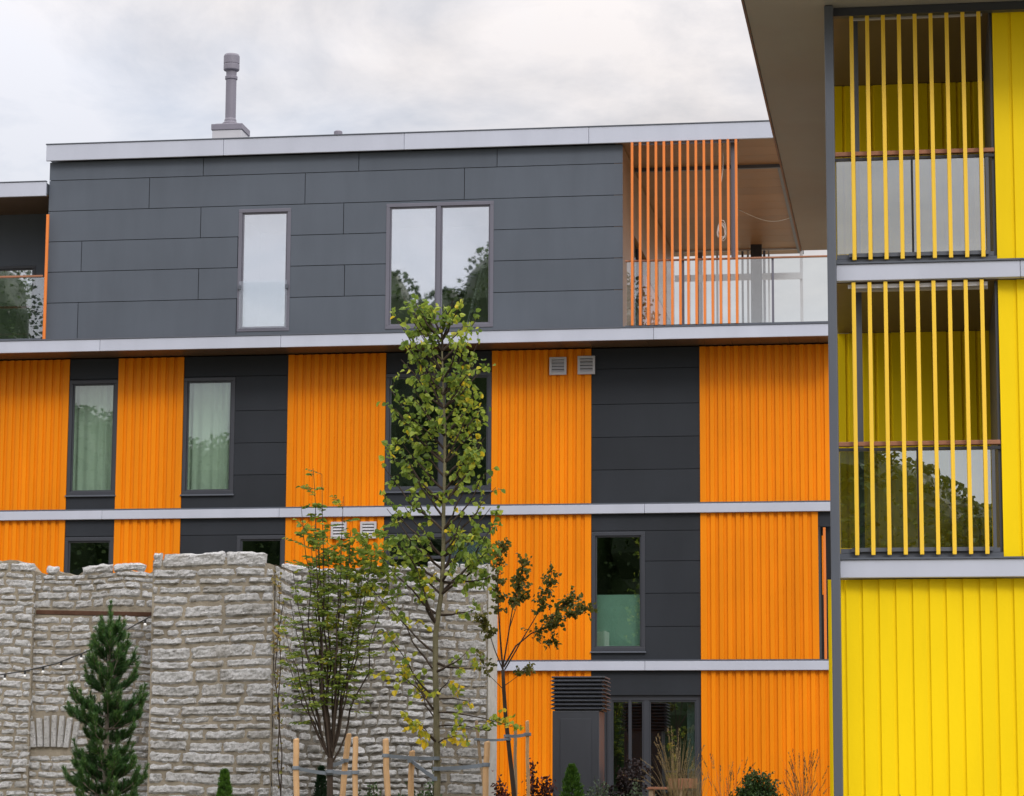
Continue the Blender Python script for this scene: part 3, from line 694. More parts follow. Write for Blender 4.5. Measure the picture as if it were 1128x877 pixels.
# =================================================================== STONE WALL
SW = thing('stone_wall', 'old rubble limestone wall with a taller square pier and an uneven top', 'wall', (X(250, 877, 43), 43, 1.0))
def course_face(mb, A, B, z0, z1, seed, h=(.12,.22), w=(.22,.62), out=Vector((0,-1,0)), gap=.022, relief=.055, top=None, skip=None, tilt=0., tone0=.5):
    """rubble courses of individually rough stones on the vertical face A->B"""
    rs = random.Random(seed); A = Vector(A); B = Vector(B); u = (B-A); Lg = u.length; u.normalize()
    z = z0
    while z < z1:
        hh = min(rs.uniform(*h), max(.05, z1-z)); s = -rs.uniform(0, .2)
        if z1-z-hh < .06: hh = z1-z
        while s < Lg:
            ww = rs.uniform(*w)*(1.15 if hh > .16 else .85); a, b = max(0, s), min(Lg, s+ww); s += ww
            if Lg-b < .09: b = Lg; s = Lg
            if b-a < .06: continue
            mid = (a+b)/2
            if top and z+hh*.7 > top(mid/Lg): continue
            if skip and skip(mid, z+hh/2): continue
            nx, nz = max(5, int((b-a)/.04)), max(4, int(hh/.034)); rc = min(.5*(hh-gap), .5*(b-a-gap))*rs.uniform(.2,.7)
            g = gap*rs.uniform(.35, 1.3); tone = min(1, max(0, tone0+rs.gauss(0, .20))); rl = relief*rs.uniform(.5, 1.3)
            off = Vector((rs.uniform(0,99), rs.uniform(0,99), rs.uniform(0,99)))
            k = len(mb.v); dz1, dz2 = rs.uniform(-.012,.012), rs.uniform(-.012,.012)
            for j in range(nz+1):
                for i in range(nx+1):
                    fx, fz = i/nx, j/nz
                    ss = a+g/2+(b-a-g)*fx; zz = z+g/2+(hh-g)*fz+(dz1*(1-fx)+dz2*fx)
                    ed = min(fx*(b-a), (1-fx)*(b-a), fz*hh, (1-fz)*hh)
                    wx, wz = (b-a-g)/2, (hh-g)/2; qx, qz = ss-mid, zz-(z+hh/2); ddx, ddz = abs(qx)-(wx-rc), abs(qz)-(wz-rc)
                    if ddx > 0 and ddz > 0:
                        sc = max(ddx, ddz)/math.hypot(ddx, ddz)
                        ss = mid+math.copysign(wx-rc+ddx*sc, qx); zz = z+hh/2+math.copysign(wz-rc+ddz*sc, qz)
                    edge = (i in (0, nx)) or (j in (0, nz))
                    n1 = noise.noise(Vector((ss*6, zz*11, 0))+off); n2 = noise.noise(Vector((ss*19, zz*24, 3))+off)
                    d = rl*(min(1, ed/.02))**.55*(1+.9*n1)+.026*n2+(-.012 if edge else .004)
                    if edge:
                        ss += .034*noise.noise(Vector((zz*14, ss*3, 7))+off) if i in (0, nx) else 0
                        zz += .032*noise.noise(Vector((ss*9, zz*3, 9))+off) if j in (0, nz) else 0
                    wv = .055*noise.noise(Vector((ss*.9+seed*3.1, z*.6, 1)))+tilt*(ss-Lg/2)
                    p = A+u*ss+out*d; mb.v.append((p.x, p.y, zz+wv))
            for j in range(nz):
                for i in range(nx):
                    q = (k+j*(nx+1)+i, k+j*(nx+1)+i+1, k+(j+1)*(nx+1)+i+1, k+(j+1)*(nx+1)+i)
                    mb.face(q, tone)
            # sides back into the mortar
            ring = [k+i for i in range(nx+1)]+[k+j*(nx+1)+nx for j in range(1, nz+1)]+[k+nz*(nx+1)+i for i in range(nx-1, -1, -1)]+[k+j*(nx+1) for j in range(nz-1, 0, -1)]
            bk_ = []
            for r_ in ring:
                v = Vector(mb.v[r_])-out*.05; bk_.append(mb.vert(v))
            for i in range(len(ring)):
                j = (i+1) % len(ring); mb.face((ring[j], ring[i], bk_[i], bk_[j]), tone)
        z += hh
def wall_core(mb, A, B, z0, z1, thick, top=None, n=24):
    """mortar body of a wall run A->B (front face), thick in +normal, with an uneven top"""
    A = Vector(A); B = Vector(B); u = (B-A).normalized(); nr = Vector((-u.y, u.x, 0)); k = len(mb.v)
    for i in range(n+1):
        t = i/n; p = A.lerp(B, t); zt = (top(t) if top else z1)-.07+.02*noise.noise(Vector((p.x*3, p.y*3, 5)))
        for q, zz in ((p, z0), (p, zt), (p+nr*thick, zt), (p+nr*thick, z0)): mb.v.append((q.x, q.y, zz))
    for i in range(n):
        o = k+4*i
        for a, b in ((0,1),(1,2),(2,3),(3,0)): mb.face((o+a, o+b, o+4+b, o+4+a))
    mb.face((k, k+3, k+2, k+1)); o = k+4*n; mb.face((o, o+1, o+2, o+3))
zg = 1.0
# left run, recessed run with blocked arch, pier, receding right run, far flat run
def run(name, A, B, zt0, seed, thick=.7, topf=None, tone0=.5, mort='mortar', **kw):
    cm = MB(); tf = topf or (lambda t: zt0)
    wall_core(cm, A, B, zg-.3, zt0, thick, tf)
    o = cm.build(name, M[mort], SW)
    sm = MB(); A = Vector(A); B = Vector(B); u = (B-A).normalized()
    course_face(sm, A, B, zg, max(tf(t/10) for t in range(11)), seed, out=Vector((u.y, -u.x, 0)), top=tf, tone0=tone0, **kw)
    sm.build('stones', M['stone'], o)
    return o
YW = 42.8
lA, lB = at(-190, 740, YW), at(34.5, 740, YW)
lt_ = lambda t: Z(0, 617-6*max(0, min(1, (.97-t)*6))+ (5 if t > .93 else 0)+2.5*math.sin(t*40), YW)
run('wall_run', (lA.x, YW, 0), (lB.x, YW, 0), 0, 3, thick=.9, topf=lt_, h=(.09,.155), w=(.2,.55), relief=.022, gap=.016, tone0=.74)
YR = 42.9
rA, rB = at(30, 740, YR), at(172, 740, YR)
rt_ = lambda t: Z(100, 626+2*math.sin(t*23)+1.5*math.sin(t*57), YR)
ax, az = X(60, 800, YR)-rA.x, (Z(60, 826, YR), Z(60, 788, YR)); aw = .33
gz0, gz1 = Z(100, 679.5, YR), Z(100, 672.5, YR)
run('recessed_wall', (rA.x, YR, 0), (rB.x, YR, 0), 0, 11, thick=.7, topf=rt_, h=(.08,.15), w=(.2,.65), relief=.022, gap=.016, tone0=.68,
    skip=lambda s, z: (abs(s-ax) < aw+.05 and az[0]-.02 < z < az[1]+.05) or gz0-.04 < z < gz1+.04)
am = MB()                       # upright arch stones over a blocked opening
for i in range(7):
    t = (i-3)/3; x = rA.x+ax+t*aw; tl = t*.10
    am_top = az[1]-.10*t*t; q = .044
    k = len(am.v)
    for (dxx, zz) in ((-q, az[0]+.04), (q, az[0]+.04), (q+tl*.6, am_top), (-q+tl*.6, am_top)):
        j_ = rnd(-.008, .008)
        am.v += [(x+dxx+j_, YR-.05+rnd(-.012,.012), zz+j_), (x+dxx+j_, YR+.04, zz)]
    tn = rnd(.35, .7)
    for f in ((0,2,4,6),(0,1,3,2),(2,3,5,4),(4,5,7,6),(6,7,1,0)): am.face([k+i_ for i_ in f], tn)
am.build('arch_stones', M['stone'], SW, bevel=.012)
tm = MB(); tm.beam((rA.x+.12, YR+.012, (gz0+gz1)/2+.03), (rB.x-.1, YR+.012, (gz0+gz1)/2-.02), .05, gz1-gz0-.03)
tm.build('embedded_timber', M['rust'], SW, bevel=.01)
YPi = 41.6
pA, pB = at(165.5, 740, YPi), at(300.5, 740, YPi)
pt_ = lambda t: Z(240, 611.5-2.5*math.sin(min(1,t*1.3)*math.pi)+ (max(0, t-.8)*38)+ (1.2*math.sin(t*31)), YPi)
run('pier', (pA.x, YPi, 0), (pB.x, YPi, 0), 0, 21, thick=1.3, topf=pt_, h=(.10,.24), w=(.22,.95), relief=.030, gap=.030, tone0=.84)
# rendered flank of the pier
fm = MB(); ztop_ = Z(305, 622, YPi)
n = 14
for i in range(n):
    a = zg-.3+(ztop_-zg+.3)*i/n; b = zg-.3+(ztop_-zg+.3)*(i+1)/n
    fm.poly([(pB.x+.012+.012*math.sin(i*2.1), YPi+.0, a), (pB.x+.03+.012*math.sin(i*1.3), YPi+1.28, a), (pB.x+.03+.012*math.sin((i+1)*1.3), YPi+1.28, b), (pB.x+.012+.012*math.sin((i+1)*2.1), YPi, b)])
fm.poly([(pB.x-.1, YPi+.004, ztop_-.02), (pB.x+.02, YPi, ztop_), (pB.x+.03, YPi+1.28, ztop_), (pB.x-.1, YPi+1.28, ztop_)])
flk = fm.build('pier_flank', M['mortar'], SW, smooth=False)
fs = MB(); course_face(fs, (pB.x+.012, YPi+.02, 0), (pB.x+.03, YPi+1.26, 0), zg, ztop_-.02, 77, out=Vector((1,0,0)), h=(.14,.24), w=(.25,.6), relief=.03, gap=.03, tone0=.82)
fs.build('stones', M['stone'], flk)
dA, dB = at(309, 740, 42.6), at(478, 740, 44.9)
dt_ = lambda t: Z(320+150*t, 623-3*t+1.6*math.sin(t*29), 42.6+2.3*t)
run('wall_run', (dA.x, 42.6, 0), (dB.x, 44.9, 0), 0, 33, thick=.8, topf=dt_, h=(.09,.165), w=(.2,.55), relief=.05, gap=.030, tone0=.80, mort='mortardark')
YE = 45.4
eA, eB = at(470, 740, YE), at(537, 740, YE)
et_ = lambda t: Z(510, 619.5+1.5*math.sin(t*17), YE)
run('wall_run', (eA.x, YE, 0), (eB.x, YE, 0), 0, 47, thick=.8, topf=et_, h=(.12,.2), w=(.3,.6), relief=.018, gap=.016, tone0=.60)
em = MB(); em.box(eB.x+.005, eB.x+.04, YE-.02, YE+.8, zg, Z(538, 622, YE)); em.build('rendered_edge', M['plaster'], SW, bevel=.01)
# festoon lights strung across the recess
fp = [at(-40, 752, YPi-.25), at(0, 743.5, YPi-.2), at(33, 738, YPi-.2), at(62, 731, YPi-.1), at(95, 718, YPi-.1), at(130, 699, YPi-.08), at(166, 679, YPi-.06)]
FS = thing('string_lights', 'black festoon cable with tiny white bulbs strung across the wall recess', 'string lights', fp[-1])
fpts = []
for a, b in zip(fp, fp[1:]):
    for i in range(6): fpts.append(a.lerp(b, i/6))
fpts.append(fp[-1])
MB().tube(fpts, .011, 5).build('cord', M['cableblk'], FS, smooth=True)
for i in range(3, len(fpts)-1, 4):
    p = fpts[i]
    s = MB().tube([p, p-Vector((0,0,.06))], [.02, .018], 7).build('socket', M['cableblk'], FS)
    MB().lathe(p-Vector((0,0,.115)), [(.008,0),(.024,.016),(.027,.034),(.016,.056)], 10).build('bulb', M['bulb'], s, smooth=True)

# =================================================================== VENTILATION TOWER
YV = 48.0
vx0, vx1 = X(608.5, 820, YV), X(660, 820, YV)
vzm, vzt = Z(636, 783, YV), Z(636, 745, YV)
VT = thing('ventilation_tower', 'dark charcoal ventilation tower with louvred head beside the terrace door', 'ventilation tower', ((vx0+vx1)/2, YV+.4, 1.2))
MB().box(vx0, vx1, YV, YV+.8, .9, vzm).build('body', M['tower'], VT, bevel=.012)
MB().box(vx0+.14, vx1-.14, YV-.012, YV-.002, 1.1, vzm-.14).build('front_panel', M['tower'], VT, bevel=.004)
ex0, ex1 = X(607.5, 760, YV), X(667, 760, YV)
hx0, hx1 = vx0+.04, ex1-.07
hd = MB().box(hx0, hx1, YV+.05, YV+.75, vzm+.002, vzt-.03).build('louvre_head', M['black'], VT)
n = 8
for i in range(n):
    zz = vzm+.03+(vzt-vzm-.05)*i/n; b = MB(); th = (vzt-vzm)/n
    k = len(b.v); o_ = .07
    for (e_, z_) in ((o_, zz), (o_, zz+.014), (-.0, zz+th*.72), (-.0, zz+th*.72-.014)):
        b.v += [(hx0-e_, YV+.05-e_, z_), (hx1+e_, YV+.05-e_, z_), (hx1+e_, YV+.75+e_, z_), (hx0-e_, YV+.75+e_, z_)]
    for r_ in range(4):
        s_ = (r_+1) % 4
        for c_ in range(4):
            d_ = (c_+1) % 4; b.face((k+4*r_+c_, k+4*r_+d_, k+4*s_+d_, k+4*s_+c_))
    b.build('louvre', M['tower'], hd)
MB().box(hx0-.06, hx1+.06, YV-.01, YV+.81, vzt-.03, vzt).build('cap', M['tower'], VT, bevel=.006)

# =================================================================== TREES AND PLANTS
def curve(a, b, n=7, sag=0., wob=.03, seed=0):
    a = Vector(a); b = Vector(b); pts = []; L = (b-a).length
    for i in range(n+1):
        t = i/n; p = a.lerp(b, t); p.z += sag*L*math.sin(math.pi*t)*(1-.3*t)
        w = wob*L*math.sin(math.pi*t)
        p += Vector((noise.noise(Vector((seed, t*3, 0))), noise.noise(Vector((seed, t*3, 9))), noise.noise(Vector((seed, t*3, 5)))*.5))*w*2
        pts.append(p)
    return pts
def rdir(up=0.):
    v = Vector((random.gauss(0,1), random.gauss(0,1), random.gauss(0,1)+up)); return v.normalized()
def spray(lm, tm, p, d, n, L, leafL, tone, spread=.6, droop=.25, r=.004):
    """a twig with alternate leaves"""
    pts = [p]; q = Vector(p); dd = Vector(d)
    for i in range(5):
        dd = (dd+rdir()*.22+Vector((0,0,-droop*.12))).normalized(); q = q+dd*L/5; pts.append(q.copy())
    tm.tube(pts, [r*(1-.15*i) for i in range(6)], 4, cap=False)
    for i in range(n):
        t = (i+rnd(.2,1))/n*5; k = min(4, int(t)); pp = pts[k].lerp(pts[k+1], t-k)
        ld = (dd*.4+rdir()*spread+Vector((0,0,-droop))).normalized(); s = leafL*rnd(.65,1.2)
        tn = min(1, max(0, random.gauss(*tone) if isinstance(tone, tuple) else tone))
        lm.leaf(pp+rdir()*.008, ld, rdir(.8), s, s*.82, tn)

# ---- tall young tree
YT1 = 38.0
def tall_tree():
    g = ground_z(X(481, 877, YT1), YT1)
    P = [at(px, py, YT1) for px, py in ((481.5,877),(481,800),(479.5,740),(479.5,700),(486,655),(488.5,600),(489,540),(490,480),(488,420),(486,375),(484,345))]
    root = Vector((P[0].x, YT1, g-.1))
    T = thing('tree', 'tallest young tree, slender, its green leaves turning yellow, tied to pale stakes', 'tree', (P[0].x, YT1, g))
    trunk, tw, lf = MB(), MB(), MB()
    pts = [root]+P; rad = [.055,.048,.045,.042,.040,.034,.029,.025,.021,.016,.011,.005]
    fine = []; fr = []
    for i in range(len(pts)-1):
        for k in range(4):
            t = k/4; q = pts[i].lerp(pts[i+1], t); q.x += .012*noise.noise(q*1.7); fine.append(q); fr.append(rad[i]*(1-t)+rad[i+1]*t)
    fine.append(pts[-1]); fr.append(rad[-1]); trunk.tube(fine, fr, 9)
    def trunk_at(py):
        z = Z(485, py, YT1)
        return min(fine, key=lambda v: abs(v.z-z))
    def limb(py0, px, py, dy, n=8, leaves=True, tone=(.46,.16), lfL=.094, dens=1., start=.25, sag=-.06, r0=.016):
        a = trunk_at(py0); b = at(px, py, YT1); b.y += dy; b = Vector((b.x, b.y, b.z))
        L = (b-a).length; c = curve(a, b, 8, sag, .035, rnd(0,50))
        tw.tube(c, [r0*(1-i/8)+.004 for i in range(9)], 5, cap=False)
        if not leaves: return
        ns = max(3, int(L*9*dens))
        for s in range(ns):
            t = start+(1-start)*(s+rnd(0,1))/ns; k = min(7, int(t*8)); p = c[k].lerp(c[k+1], t*8-k)
            d = (c[k+1]-c[k]).normalized()*.6+rdir(.25)
            spray(lf, tw, p, d.normalized(), random.randint(4, 7), rnd(.14,.30), lfL, tone, droop=.35)
    # crown silhouette: (height, reach to the left, reach to the right) in photo pixels
    prof = [(335,40,26),(352,52,38),(372,44,44),(392,30,50),(405,42,42),(425,58,32),(445,52,40),(460,50,46),(478,60,58),(495,66,56),(515,66,50),(540,66,56),(562,58,52),(585,52,44)]
    for (py, l, r) in prof:
        for sgn, w in ((-1, l), (1, r)):
            for q in range(2):
                f = (1, .62, .4)[q]*rnd(.78, 1.05); y = py+rnd(-7, 7)
                limb(min(860, y+24+w*f*.75), 487+sgn*w*f*1.02, y, rnd(-.62, .62)*(1 if q else .4), tone=((.56,.18) if sgn > 0 else (.46,.18)), dens=(.78 if py < 505 else .55))
    for q in range(6):
        limb(372+rnd(-8, 22), 484+rnd(-34, 24), rnd(334, 356), rnd(-.25,.25), dens=.9, tone=(.42,.15))
    for q in range(4):
        y = rnd(395, 525); limb(y+20, 487+rnd(-30, 34), y, rnd(-.5, .5), dens=1.3, start=.1, tone=(.50,.17))
    # lower limbs read from the photograph
    for (y0, x, y, dy, tn, de) in ((655,546,600,-.2,(.42,.15),1.2),(655,540,575,.3,(.4,.15),1.),(650,525,622,-.4,(.5,.16),1.6),(645,550,632,.1,(.45,.15),1.2),(690,462,627,-.2,(.7,.18),1.0),(686,450,612,.2,(.4,.2),1.),
                              (690,440,600,.4,(.35,.15),1.),(672,418,612,.0,(.38,.15),1.),(640,430,590,-.3,(.36,.15),1.1),(640,520,596,-.5,(.36,.15),1.),(672,520,668,.4,(.5,.2),.5),(735,516,722,-.3,(.55,.2),.6),(730,530,738,-.2,(.6,.2),.4)):
        limb(y0, x, y, dy, tone=tn, dens=de, start=.45, r0=.018)
    for (y0, x, y, dy) in ((740,430,665,.2),(770,432,700,-.3),(785,450,742,.3),(720,405,640,-.2)):
        limb(y0, x, y, dy, tone=(.55,.25), dens=.25, start=.7, r0=.014)
    for (y0, x, y, dy, tn, de, st) in ((792,440,738,-.2,(.80,.12),.8,.6),(800,458,758,.3,(.75,.2),.7,.6),(815,455,792,-.3,(.82,.12),.8,.55),(812,505,812,-.3,(.85,.1),1.2,.3),(800,545,806,-.4,(.6,.2),.9,.25),
                              (775,516,772,.2,(.72,.2),.9,.4),(790,570,802,-.4,(.7,.2),.6,.7),(820,470,800,-.5,(.86,.1),1.,.3),(770,500,748,-.3,(.65,.2),.7,.4)):
        limb(y0, x, y, dy, tone=tn, dens=de, start=st, sag=.04, r0=.010)
    trunk.build('trunk', M['bark'], T, smooth=True); tw.build('limbs', M['barkdark'], T, smooth=True); lf.build('crown', M['lf_tall'], T)
tall_tree()

# ---- feathery multi-stemmed tree
YT2 = 37.6
def multi_tree():
    bx = X(364, 877, YT2); g = ground_z(bx, YT2)
    T = thing('multistem_tree', 'feathery multi-stemmed young tree with many thin upright stems before the stone wall', 'tree', (bx, YT2, g))
    st, lf = MB(), MB()
    base = Vector((bx, YT2, g-.1)); fork = at(363.5, 835, YT2)
    st.tube([base, (base+fork)/2, fork], [.05,.045,.042], 8)
    def stem(px, py, dy, r0=.017, lv=1., f0=0., tone=(.52,.18)):
        a = fork+Vector((rnd(-.03,.03), rnd(-.03,.03), rnd(-.1,.15))); b = at(px, py, YT2); b.y += dy
        c = []
        for i in range(15):
            t = i/14; q = a.lerp(b, t); w = (t**.75-t)     # stems leave outward and turn upright
            q.x += (b.x-a.x)*w*.9; q.y += dy*w; q += Vector((noise.noise(Vector((px, t*5, 1))), noise.noise(Vector((px, t*5, 7))), 0))*.10*math.sin(math.pi*t)
            c.append(q)
        st.tube(c, [r0*(1-i/14)+.0035 for i in range(15)], 5, cap=False)
        L = (b-a).length; ns = int(L*8.2*lv)
        for s in range(ns):
            t = .28+.72*((s+rnd(0,1))/ns); k = min(13, int(t*14)); p = c[k].lerp(c[k+1], t*14-k)
            az = rnd(0, 6.28); up = rnd(.1,.8) if t > .6 else rnd(-.2,.4); d = Vector((math.cos(az), math.sin(az)*.8, up)).normalized()
            Lt = rnd(.14,.44)*(1.25-.6*t)
            e_ = p+d*Lt+Vector((0,0,-.03)); st.tube([p, p.lerp(e_, .5)+Vector((0,0,.012)), e_], [.004,.003,.002], 4, cap=False)
            sd = d.cross(Vector((0,0,1))).normalized()
            nl = random.randint(5, 8)
            for m_ in range(nl):                       # paired leaflets
                q = p.lerp(e_, (m_+1)/nl); tn = min(1, max(0, random.gauss(*tone)))
                for sg in (-1, 1):
                    ll_ = rnd(.045,.088); lf.leaf(q, (sd*sg+d*.5+rdir()*.25+Vector((0,0,-.15))).normalized(), rdir(1.2), ll_, ll_*.5, tn)
    for a in ((330,556,.1,.013,.5),(345,516,0,.016,.55),(358,524,-.2,.015,.55),(375,545,.2,.014,.6),(388,585,-.1,.015,.9),(400,590,.3,.014,1.),(413,612,-.2,.014,1.),(372,590,.3,.016,.9),(352,580,-.3,.016,.9),
              (338,600,.3,.014,.8),(326,630,-.2,.013,.8),(316,660,.2,.012,.7),(322,700,-.4,.012,.7),(362,610,.0,.019,1.),(382,620,-.4,.015,1.),(342,640,.4,.013,.8),(425,640,.1,.013,.8),(405,665,-.3,.012,.7),(312,720,.1,.010,.6),(335,690,-.1,.012,.7),(350,600,.1,.014,.9),(392,640,.2,.013,.9)):
        stem(*a)
    # broad leafy clumps in the middle right
    for (px, py, n) in ((395,612,7),(410,600,6),(408,630,8),(370,610,6),(350,585,5),(425,625,5),(388,640,6),(415,662,4),(372,690,4),(440,690,3),(433,742,3)):
        for q in range(int(n*2.1)):
            p = at(px+rnd(-18,18), py+rnd(-11,11), YT2+rnd(-.3,.3)); spray(lf, st, p, rdir(.3), random.randint(4,7), rnd(.12,.25), .085, (.62 if py < 660 else .85, .18), droop=.2)
    st.build('stems', M['barkdark'], T, smooth=True); lf.build('crown', M['lf_multi'], T)
multi_tree()

# ---- small dark-leaved tree
YT3 = 40.0
def small_tree():
    bx = X(567, 877, YT3); g = ground_z(bx, YT3)
    T = thing('small_tree', 'small dark-leaved tree with one long side branch before the orange panels', 'tree', (bx, YT3, g))
    st, lf = MB(), MB()
    P = [Vector((bx+.02, YT3, g-.1))]+[at(a, b, YT3) for a, b in ((566.5,877),(562,835),(557,790),(555,760),(554,738))]
    st.tube(P, [.04,.036,.033,.03,.028,.026], 8)
    def br(pts, r0, clumps, dy=0., n=5, tone=(.5,.2), start=.5):
        c = [at(a, b, YT3+dy*i/max(1, len(pts)-1)) for i, (a, b) in enumerate(pts)]
        st.tube(c, [r0*(1-.8*i/max(1,len(c)-1)) for i in range(len(c))], 5, cap=False)
        for s in range(clumps):
            t = (start+(1-start)*(s+rnd(0,1))/clumps)*(len(c)-1); k = min(len(c)-2, int(t)); p = c[k].lerp(c[k+1], t-k)
            for q in range(n): spray(lf, st, p, rdir(.35), random.randint(5,8), rnd(.08,.2), .062, tone, droop=.1, r=.003)
    br([(554,738),(551,700),(549,668),(548,640),(552,612),(556,598)], .016, 11, .2, start=.35)
    br([(554,735),(560,700),(565,668),(572,640),(578,618)], .014, 8, -.3)
    br([(555,735),(568,712),(585,698),(608,688),(632,677),(653,667)], .016, 11, -.2, start=.4)
    br([(556,738),(575,705),(590,680),(602,655),(608,632)], .012, 7, .3)
    br([(600,690),(616,672),(634,657)], .009, 6, .2, start=.3)
    br([(554,738),(545,716),(538,694),(528,680)], .011, 5, -.2)
    br([(555,756),(566,748),(584,735)], .007, 3, .1, start=.6)
    br([(555,760),(540,745),(527,722)], .007, 3, .1, 3, start=.6)
    br([(562,690),(570,665),(576,648)], .008, 4, .2)
    br([(587,697),(598,704),(610,707)], .006, 2, .1, start=.7)
    st.build('stems', M['barkdark'], T, smooth=True); lf.build('crown', M['lf_small'], T)
small_tree()

# ---- pine
YPn = 39.0
def pine():
    bx = X(116.5, 877, YPn); g = ground_z(bx, YPn); s = 1/(3000/YPn)
    T = thing('pine_tree', 'young dark green pine with upright shoots in front of the stone wall recess', 'tree', (bx, YPn, g))
    tr, lf = MB(), MB()
    zt = Z(118, 664, YPn)
    tr.tube([(bx, YPn, g-.1), (bx-.01, YPn, g+.8), (bx-.02, YPn, (g+zt)/2+.3), (bx-.01, YPn, zt-.15)], [.05,.045,.03,.01], 8)
    def shoot(p, d, L, n, tn):
        d = d.normalized(); o = d.orthogonal().normalized(); w = d.cross(o)
        tr.tube([p, p+d*L*.9], [.007,.004], 4, cap=False)
        for i in range(n):
            t = rnd(.0, 1); a = rnd(0, 6.283); q = p+d*L*t
            nd_ = (d*rnd(.75,1.25)+(o*math.cos(a)+w*math.sin(a))*rnd(.5,1.)).normalized(); l = rnd(.07,.12)*(1-.25*t)
            sd = nd_.cross(rdir()).normalized()*.006
            lf.poly([q-sd, q+sd, q+nd_*l], min(1, max(0, tn+random.gauss(0,.12))))
    shoot(Vector((bx-.01, YPn, zt-.35)), Vector((.02,0,1)), .36, 170, .55)
    # whorls: photo height of tips, reach in px
    for (py, reach, nb, rise) in ((702,9,4,1.0),(714,16,5,.95),(730,25,6,.85),(748,34,7,.7),(766,40,7,.6),(790,53,8,.42),(804,55,9,.34),(820,40,4,.30),(838,26,4,.4),(850,42,6,.5),(862,46,7,.45),(878,54,8,.4),(896,52,8,.4)):
        z0 = Z(118, py, YPn); off = rnd(0, 6)
        for b in range(nb):
            a = off+6.283*b/nb+rnd(-.25,.25); Lr = reach*s*rnd(.45,.82)
            p0 = Vector((bx, YPn, z0)); d = Vector((math.cos(a), math.sin(a), 0))
            pts = [p0+d*Lr*t+Vector((0,0,Lr*rise*(t**1.7))) for t in (0,.25,.5,.75,1)]
            tr.tube(pts, [.014,.012,.010,.008,.005], 5, cap=False)
            ns = max(3, int(Lr/.075))
            for q in range(ns):
                t = .25+.75*(q+rnd(.2,.9))/ns; k = min(3, int(t*4)); p = pts[k].lerp(pts[k+1], t*4-k)
                for e_ in range(2):
                    sd = d.cross(Vector((0,0,1)))*rnd(-.8,.8)
                    shoot(p, d*.55+sd+Vector((0,0,rnd(.5,1.2))), rnd(.12,.24), 80, .30+.25*t+rnd(-.1,.15))
            shoot(pts[-1], d*.3+Vector((0,0,1)), rnd(.2,.32), 110, .65)
    tr.build('trunk', M['barkpine'], T, smooth=True); lf.build('crown', M['lf_pine'], T)
pine()

# ---- small cone shaped conifers
def conifer(px, pytop, wpx, Y, mat, label, name='dwarf_conifer', n=900, leafL=.05):
    bx = X(px, 877, Y); g = ground_z(bx, Y); zt = Z(px, pytop, Y); Hh = zt-g; Rr = wpx*Y/3000/2
    T = thing(name, label, 'conifer', (bx, Y, g)); tr, lf = MB(), MB()
    tr.tube([(bx, Y, g-.1), (bx, Y, zt-.1)], [.02,.005], 6)
    zb = max(g+.08, Z(px, 930, Y))
    for i in range(n):
        t = random.random()**.75; z = zb+(zt-zb)*t; r = Rr*(1-t)**.7*rnd(.35,1)+.01; a = rnd(0,6.283)
        p = Vector((bx+r*math.cos(a), Y+r*math.sin(a), z)); d = Vector((math.cos(a)*.5, math.sin(a)*.5, 1.))+rdir()*.4
        tn = min(1, max(0, .25+.5*rnd(0,1)+.25*noise.noise(p*9)))
        for q in range(3): lf.leaf(p, (d+rdir()*.5).normalized(), rdir(), leafL*rnd(.7,1.2), leafL*.28, tn)
    tr.build('trunk', M['barkdark'], T); lf.build('crown', M[mat], T)
conifer(247, 850, 26, 36.5, 'lf_bright', 'small bright green conifer tip in front of the stone pier', leafL=.055)
conifer(630, 844, 42, 44.0, 'lf_bright', 'bright green conical dwarf conifer in front of the ventilation tower', leafL=.06, n=1200)
conifer(353.5, 846, 22, 39.5, 'lf_darkcon', 'narrow blackish green conifer behind the staked multi-stemmed tree', leafL=.05)

def bush(name, label, px, pytop, wpx, Y, mat, n, leafL, cat='shrub', tone=(.5,.25), ragged=.25, narrow=.8, tmin=.25, stems=7, dep=.7, bark='barkdark'):
    bx = X(px, 877, Y); g = ground_z(bx, Y); zt = Z(px, pytop, Y); Hh = zt-g; Rr = wpx*Y/3000/2
    T = thing(name, label, cat, (bx, Y, g)); tr, lf = MB(), MB(); tips = []
    for i in range(stems):
        a = rnd(0,6.283); r = Rr*math.sqrt(random.random())*.95
        tip = Vector((bx+r*math.cos(a), Y+r*math.sin(a)*dep, g+Hh*rnd(.62,1.)*(1-ragged*(r/Rr)**2)))
        c = curve((bx+rnd(-.08,.08)*3*Rr, Y+rnd(-.05,.05), g-.05), tip, 6, 0, .05, rnd(0,99)); tr.tube(c, [.010*(1-i_/7)+.002 for i_ in range(7)], 4, cap=False); tips.append(c)
    for i in range(n):
        c = random.choice(tips); t = rnd(tmin,1)*6; k = min(5, int(t)); p = c[k].lerp(c[k+1], t-k)+rdir()*rnd(.0,.16)*narrow
        s_ = leafL*rnd(.6,1.25); lf.leaf(p, (rdir(.3)).normalized(), rdir(.8), s_, s_*.6, min(1, max(0, random.gauss(*tone))))
    tr.build('stems', M[bark], T, smooth=True); lf.build('foliage', M[mat], T)
bush('shrub', 'dark red leaved shrub at the foot of the orange panel beside the ventilation tower', 590, 832, 50, 45.5, 'lf_red', 900, .07, stems=11, ragged=.5)
bush('shrub', 'low dark red shrub around the foot of the small dark-leaved tree', 556, 846, 38, 45.0, 'lf_red', 480, .07, stems=8, ragged=.5)
bush('shrub', 'blackish purple shrub between the ventilation tower and the terrace door', 690, 812, 60, 49.0, 'lf_purple', 1500, .07, stems=14, ragged=.5)
bush('shrub', 'rounded green broom-like bush at the foot of the right orange panel', 832, 845, 62, 49.0, 'lf_green', 6500, .055, stems=60, ragged=.35, narrow=.7, tmin=.5)
